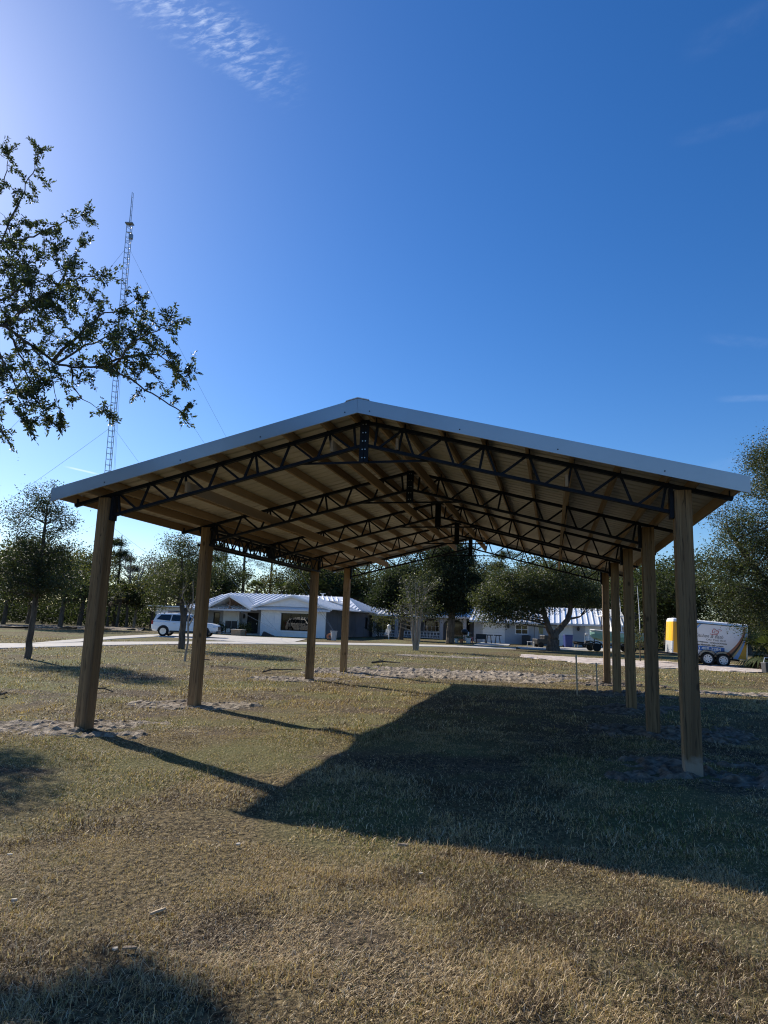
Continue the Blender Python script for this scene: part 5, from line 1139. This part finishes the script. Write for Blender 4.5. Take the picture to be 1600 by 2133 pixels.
# kinds for the wood behind the houses
def kind_broad(label, loc, seed, H, Wd, cols, n=190, name='broadleaf_tree'):
    r = random.Random(seed); bl = []
    for k in range(7): a = r.uniform(0, 6.28); e = r.uniform(.1, .55) * Wd; bl.append((math.cos(a) * e, math.sin(a) * e, H * r.uniform(.45, .86), Wd * r.uniform(.28, .5), Wd * r.uniform(.28, .5), H * r.uniform(.10, .17)))
    return tree(name, label, loc, [([(0, 0, -.2), (.2, 0, H * .3), (0, .1, H * .8)], [.03 * H, .022 * H, .006 * H])], bl, n, 62, Wd * .22, .27, .15, cols, seed, leaf='farleaf', group='trees of the wood behind the houses', limbs=30, limb_r=.04)
def kind_pine(label, loc, seed, H):
    r = random.Random(seed); bl = []
    for k in range(9): f = r.uniform(.45, 1.0); a = r.uniform(0, 6.28); e = (1.25 - f) * H * .16; bl.append((math.cos(a) * e, math.sin(a) * e, H * f, H * .085, H * .085, H * .04))
    return tree('pine_tree', label, loc, [([(0, 0, -.2), (.1, 0, H * .5), (0, 0, H)], [.018 * H, .014 * H, .004 * H])], bl, 100, 40, H * .055, .36, .06, GREENS + OLIVE[:1], seed, leaf='farleaf', group='trees of the wood behind the houses', limbs=45, limb_r=.02, shell=.2, up=.6)
def palm(label, loc, seed, H, lean=.0, group='cabbage palms'):
    t = thing('palm_tree', label, 'palm', loc, 0, group); r = random.Random(seed); m = MB()
    top = Vector((lean, .1, H)); m.tube(bez(Vector((0, 0, -.2)), Vector((lean * .1, 0, H * .5)), top, 8), [.2, .17, .16, .15, .15, .16, .18, .2], 8); m.build('trunk', M['bark'], t)
    V = []; T = []
    for k in range(44):
        a = r.uniform(0, 6.283); el = r.uniform(-.95, 1.25); ln = r.uniform(1.1, 1.6); dead = el < -.45
        d = Vector((math.cos(a) * math.cos(el), math.sin(a) * math.cos(el), math.sin(el))); c0 = top + d * ln * .55; side = d.cross(Vector((0, 0, 1))).normalized(); nn = side.cross(d)
        s0 = side * .02; V += [top - s0, top + s0, c0 + s0, c0 - s0]; T.append((.07, .07, .03))
        for j in range(11):
            f = (j - 5) / 5.0; b = (d * math.cos(f * 1.25) + side * math.sin(f * 1.25) - nn * .12 * abs(f)).normalized(); L = ln * .62 * (1 - .25 * abs(f)); wv = b.cross(nn).normalized() * .05
            tip = c0 + b * L + Vector((0, 0, -.28 * L)); mid = c0 + b * L * .55
            V += [c0, mid + wv, tip, mid - wv]; g_ = r.uniform(.7, 1.3); T.append((.12 * g_, .085 * g_, .05 * g_) if dead else (.05 * g_, .066 * g_, .026 * g_))
    np_mesh('fronds', np.array([tuple(v) for v in V]), 4, M['farleaf'], np.array(T), t); return t
def place(src, label, px, Y, sc, rz):
    o = copy_tree(src); o.location = (xat(px, Y), Y, 0); o.scale = (sc,) * 3; o.rotation_euler = (0, 0, rz); o['label'] = label; return o
def P0(px, Y): return (xat(px, Y), Y, 0)
A1 = kind_broad('olive broadleaf tree filling the gap right of the slim young oak at the left edge', P0(128, 62), 201, 8.2, 7.0, OLIVE + GREENS)
A2 = kind_broad('dark broadleaf tree behind the porch gablet and house ridge', P0(455, 88), 202, 10.0, 8.0, GREENS)
A3 = kind_broad('pale olive broadleaf tree above the wide house gable', P0(630, 92), 203, 12.5, 7.5, OLIVE)
p1 = kind_pine('thin tall pine right of the near left post', P0(238, 80), 211, 11.0)
p2 = kind_pine('tall ragged pine seen over the house between the second and third left posts', P0(500, 98), 212, 15.5)
for src, lab, px, Y, sc, rz in (
    (A1, 'broadleaf tree at the far left edge of the wood', 10, 70, 1.0, 1.0), (A2, 'dark tree at the far left behind the slim young oak at the left edge', 62, 76, .95, 2.0),
    (A3, 'tall thin crowned tree just left of the near left post', 168, 78, .80, 0.5), (A1, 'olive tree between the palm cluster and the bushy young oak', 318, 72, .85, 2.4),
    (A2, 'dark tree hidden behind the bushy young oak', 372, 84, .95, 4.0), (A1, 'broad olive tree behind the left end of the house roof', 420, 92, 1.1, 5.0),
    (A2, 'dark broadleaf tree right of the wide gable, beside the third left post', 672, 90, 1.0, 1.3), (A1, 'olive broadleaf tree behind the hipped end of the house roof', 728, 88, 1.15, .3),
    (A3, 'pale tree in the gap above the roof between third and fourth left posts', 700, 104, 1.05, 2.6), (A2, 'dark broadleaf tree left of the ragged porch oak', 800, 86, 1.0, 2.2),
    (A3, 'pale tall tree behind the back truss near its middle', 1010, 100, 1.0, 1.9), (A1, 'olive broadleaf tree right of the darkest oak behind the garage roof', 1040, 90, 1.05, 3.3),
    (A2, 'dark broadleaf tree behind the crown of the spreading oak', 1120, 88, 1.2, 4.4), (A3, 'pale tree rising behind the right side of the spreading oak', 1215, 92, 1.0, .8),
    (A1, 'olive tree seen between the two farthest right posts', 1280, 80, 1.1, 1.4), (A2, 'dark tree seen between the middle right posts above the boat', 1330, 74, 1.05, 2.9),
    (A1, 'olive tree directly left of the near right post behind the trailer nose', 1385, 66, 1.0, .2), (A2, 'dark tree behind the trailer left of the huge right oak', 1445, 60, .95, 5.2),
    (A1, 'olive tree behind the trailer tail at the right edge', 1560, 58, .9, 3.9), (A3, 'pale tall tree behind the bushy young oak crown', 340, 100, .95, 1.1)):
    place(src, lab, px, Y, sc, rz)
for src, lab, px, Y, sc, rz in (
    (p1, 'short pine behind the palm cluster', 262, 92, .9, 1.0), (p2, 'tall pine above the porch gablet', 462, 104, .92, 2.0), (p1, 'pine just right of the second left post', 440, 96, 1.15, 3.1),
    (p2, 'tall pine over the left side of the wide gable', 560, 106, .95, 4.0), (p2, 'tall pine behind the third left post', 640, 108, .9, 5.0), (p1, 'pine left of the fourth left post', 690, 98, 1.2, .4),
    (p2, 'tall pine right of the fourth left post', 765, 108, .9, 1.6), (p2, 'tall pine touching the back truss left of its ridge plate', 935, 108, .95, 2.7), (p2, 'tall pine under the back truss ridge plate', 985, 112, .95, .9),
    (p1, 'pine right of the back truss ridge plate', 1045, 106, 1.3, 4.1), (p2, 'tall pine behind the left half of the garage roof', 1085, 112, .9, 5.5), (p1, 'pine behind the right end of the garage roof', 1245, 100, 1.15, 2.2)):
    place(src, lab, px, Y, sc, rz)
pa = palm('dark skirted palm, tallest of the left cluster right of the near left post', P0(246, 70), 221, 3.6, .2); pb = palm('cabbage palm standing behind the house ridge over the wide gable', P0(588, 82), 222, 5.0, -.3)
for src, lab, px, Y, sc, rz in ((pa, 'skirted palm at the left of the left palm cluster', 226, 72, .92, 1.0), (pa, 'leaning skirted palm at the right of the left palm cluster', 266, 71, .95, 2.6), (pb, 'round headed palm above the porch gablet', 532, 80, .98, 1.7),
                                (pb, 'round headed palm between the second left post and the gablet', 448, 84, 1.0, 3.1), (pa, 'palm against the sky between third and fourth left posts', 683, 84, 1.45, 4.2), (pb, 'palm with drooping fronds right of the fourth left post', 748, 84, 1.05, 5.1),
                                (pa, 'low palm behind the hipped house roof end', 770, 80, .95, .6)):
    place(src, lab, px, Y, sc, rz)
def bare(loc):
    t = thing('dead_tree', 'bare leafless tree with fan of fine branches above the left palms', 'tree', loc); r = random.Random(8); m = MB()
    def br(a, d, ln, rad, lv):
        b = a + d * ln; m.tube([a, a.lerp(b, .5) + Vector((r.gauss(0, .04), 0, 0)) * ln, b], [rad, rad * .85, rad * .65], 5, cap=False)
        if lv == 0: return
        for k in range(3): br(b, (d + Vector((r.gauss(0, .5), r.gauss(0, .5), r.gauss(.1, .3)))).normalized(), ln * r.uniform(.6, .85), rad * .62, lv - 1)
    br(Vector((0, 0, 0)), Vector((.02, 0, 1)), 4.6, .16, 1)
    for k in range(7): br(Vector((.02, 0, 3.6 + .35 * k)), Vector((r.uniform(-.9, .9), r.uniform(-.6, .6), .75)).normalized(), 1.35, .06, 3)
    m.build('trunk', M['palebark'], t)
bare(P0(281, 74))
# shrubs and small plants
def shrub(label, px, Y, H, Wd, cols, seed, name='shrub', n=50, L=.12, w=.06):
    tree(name, label, P0(px, Y), [([(0, 0, 0), (.05, 0, H * .5)], [.04, .02]), ([(0, 0, 0), (-.1, 0, H * .5)], [.03, .015])], [(0, 0, H * .55, Wd * .5, Wd * .45, H * .42)], n, 26, Wd * .22, L, w, cols, seed, leaf='farleaf', group='shrubs near the buildings', limbs=20, limb_r=.02, cat='shrub')
shrub('loose brown green shrub behind the tan planter box', 513, 61.3, 1.3, 1.3, OLIVE, 301); shrub('dark low shrub at the left wall beside the SUV nose', 458, 62, 1.0, 1.2, GREENS, 302)
shrub('shrub at the corner where the house flank meets the arched porch', 790, 69, 2.6, 2.4, GREENS + OLIVE, 303, n=80)
t = tree('citrus_sapling', 'small round sapling with shiny leaves between the middle right posts', base(1334, 1378), [([(0, 0, 0), (.0, 0, .7), (.03, 0, 1.3)], [.035, .03, .012])], [(0, 0, 1.3, .52, .5, .5)], 46, 18, .24, .10, .055, GREENS + OLIVE, 311, limbs=20, limb_r=.02, cat='sapling')
def palmetto(label, px, Y, seed):
    t = palm(label, P0(px, Y), seed, .7, .05, 'palmettos beside the trailer'); t.name = 'palmetto'; return t
q1 = palmetto('spiky palmetto clump right of the trailer tail', 1598, 33.5, 331); q2 = copy_tree(q1); q2.location = P0(1622, 35); q2.scale = (1.2, 1.2, 1.3); q2.rotation_euler = (0, 0, 2); q2['label'] = 'taller palmetto clump cut by the right picture edge'
# far wood and undergrowth nobody could count
def woods(name, label, x0, x1, y0, y1, hmax, n, L, cols, seed, hmin=.0):
    r = np.random.default_rng(seed); x = r.uniform(x0, x1, n); y = r.uniform(y0, y1, n); h = hmax * (.45 + .75 * fbm(x * .12, y * .02 + seed, seed, 4)); z = hmin + (h - hmin) * r.uniform(0, 1, n) ** .8
    V, T = leaf_cloud(np.stack([x, y, z], 1), L, L * .55, seed, cols, .3); T = T * (.6 + .9 * fbm(x * .35, z * .6, seed + 3, 3))[:, None]
    o = np_mesh(name, V, 4, M['farleaf'], T); return tag(o, label, 'woodland', kind='stuff')
woods('undergrowth', 'dark undergrowth along the foot of the wood', -75, 75, 86, 96, 3.6, 26000, .42, GREENS + DARK, 401)
woods('undergrowth', 'dark thicket beyond the sandy bank at far left', -62, -26, 78, 88, 3.2, 14000, .36, DARK, 402)
woods('undergrowth', 'dark thicket behind the boat and trailer', 20, 62, 66, 80, 3.4, 18000, .36, GREENS + DARK, 403)
woods('distant_wood', 'far tree line closing the view behind the houses', -130, 130, 122, 150, 8.5, 42000, .62, GREENS + OLIVE, 404)

# ------------------------------------------------------------------ guyed radio mast
def mast():
    Ym = 60.0; foot = at(196, 1318, Ym); t = thing('radio_mast', 'tall slender guyed lattice radio mast behind the left trees', 'mast', (foot.x, Ym, 0)); t.rotation_euler = (0, -.0195, 0)
    zt = at(269, 468, Ym).z; ztip = at(276, 400, Ym).z; w = .30
    C3 = [Vector((w * math.cos(a), w * math.sin(a), 0)) for a in (R(100), R(220), R(340))]
    for c in C3: m = MB(); m.tube([c, c + Vector((0, 0, zt))], .032, 6); m.build('leg', M['mast'], t)
    m = MB(); n = int(zt / .55)
    for k in range(n):
        z = k * .55 + .3
        for i in range(3):
            a, b = C3[i], C3[(i + 1) % 3]; m.bar(a + Vector((0, 0, z)), b + Vector((0, 0, z)), .028, .028)
    tag(m.build('lattice', M['mast'], t), kind='stuff')
    m = MB(); m.tube([(-.06, 0, zt - .2), (-.06, 0, ztip)], [.045, .03], 6); m.tube([(.08, 0, zt - .2), (.08, 0, ztip - .1)], [.03, .02], 6)
    z = zt
    while z < ztip - .3: m.bar((-.06, 0, z), (.08, 0, z), .02, .02); z += .5
    m.build('antenna', M['mast'], t)
    m = MB(); m.box((.0, -.1, zt + .05), (.75, .5, .10)); m.build('top_platform', M['mast'], t)
    m = MB(); m.box((.28, -.2, zt - 1.4), (.35, .3, .5)); m.box((.12, -.1, zt - 1.8), (.6, .06, .06)); m.box((.05, -.1, zt - .9), (.5, .06, .06)); m.build('equipment_box', M['mast'], t, bevel=.02)
    for py in (522, 660, 895, 1090):
        z0 = at(250, py, Ym).z
        for az, rad in ((-10, 22 if py < 800 else 17), (110, 24), (232, 20)):
            a = Vector((.3 * math.cos(R(az)), .3 * math.sin(R(az)), z0)); b = Vector((rad * math.cos(R(az)), rad * math.sin(R(az)), .3)); pts = [a.lerp(b, f) + Vector((0, 0, -1.0 * math.sin(math.pi * f) * .6)) for f in [i / 10 for i in range(11)]]
            m = MB(); m.tube(pts, .011, 4)
            for f in (.06, .12, .18) if py == 522 else (): p = a.lerp(b, f) + Vector((0, 0, -.6 * math.sin(math.pi * f))); d = (b - a).normalized(); m.tube([p - d * .12, p + d * .12], .04, 6)
            m.build('guy_wire', M['wire'], t)
mast()
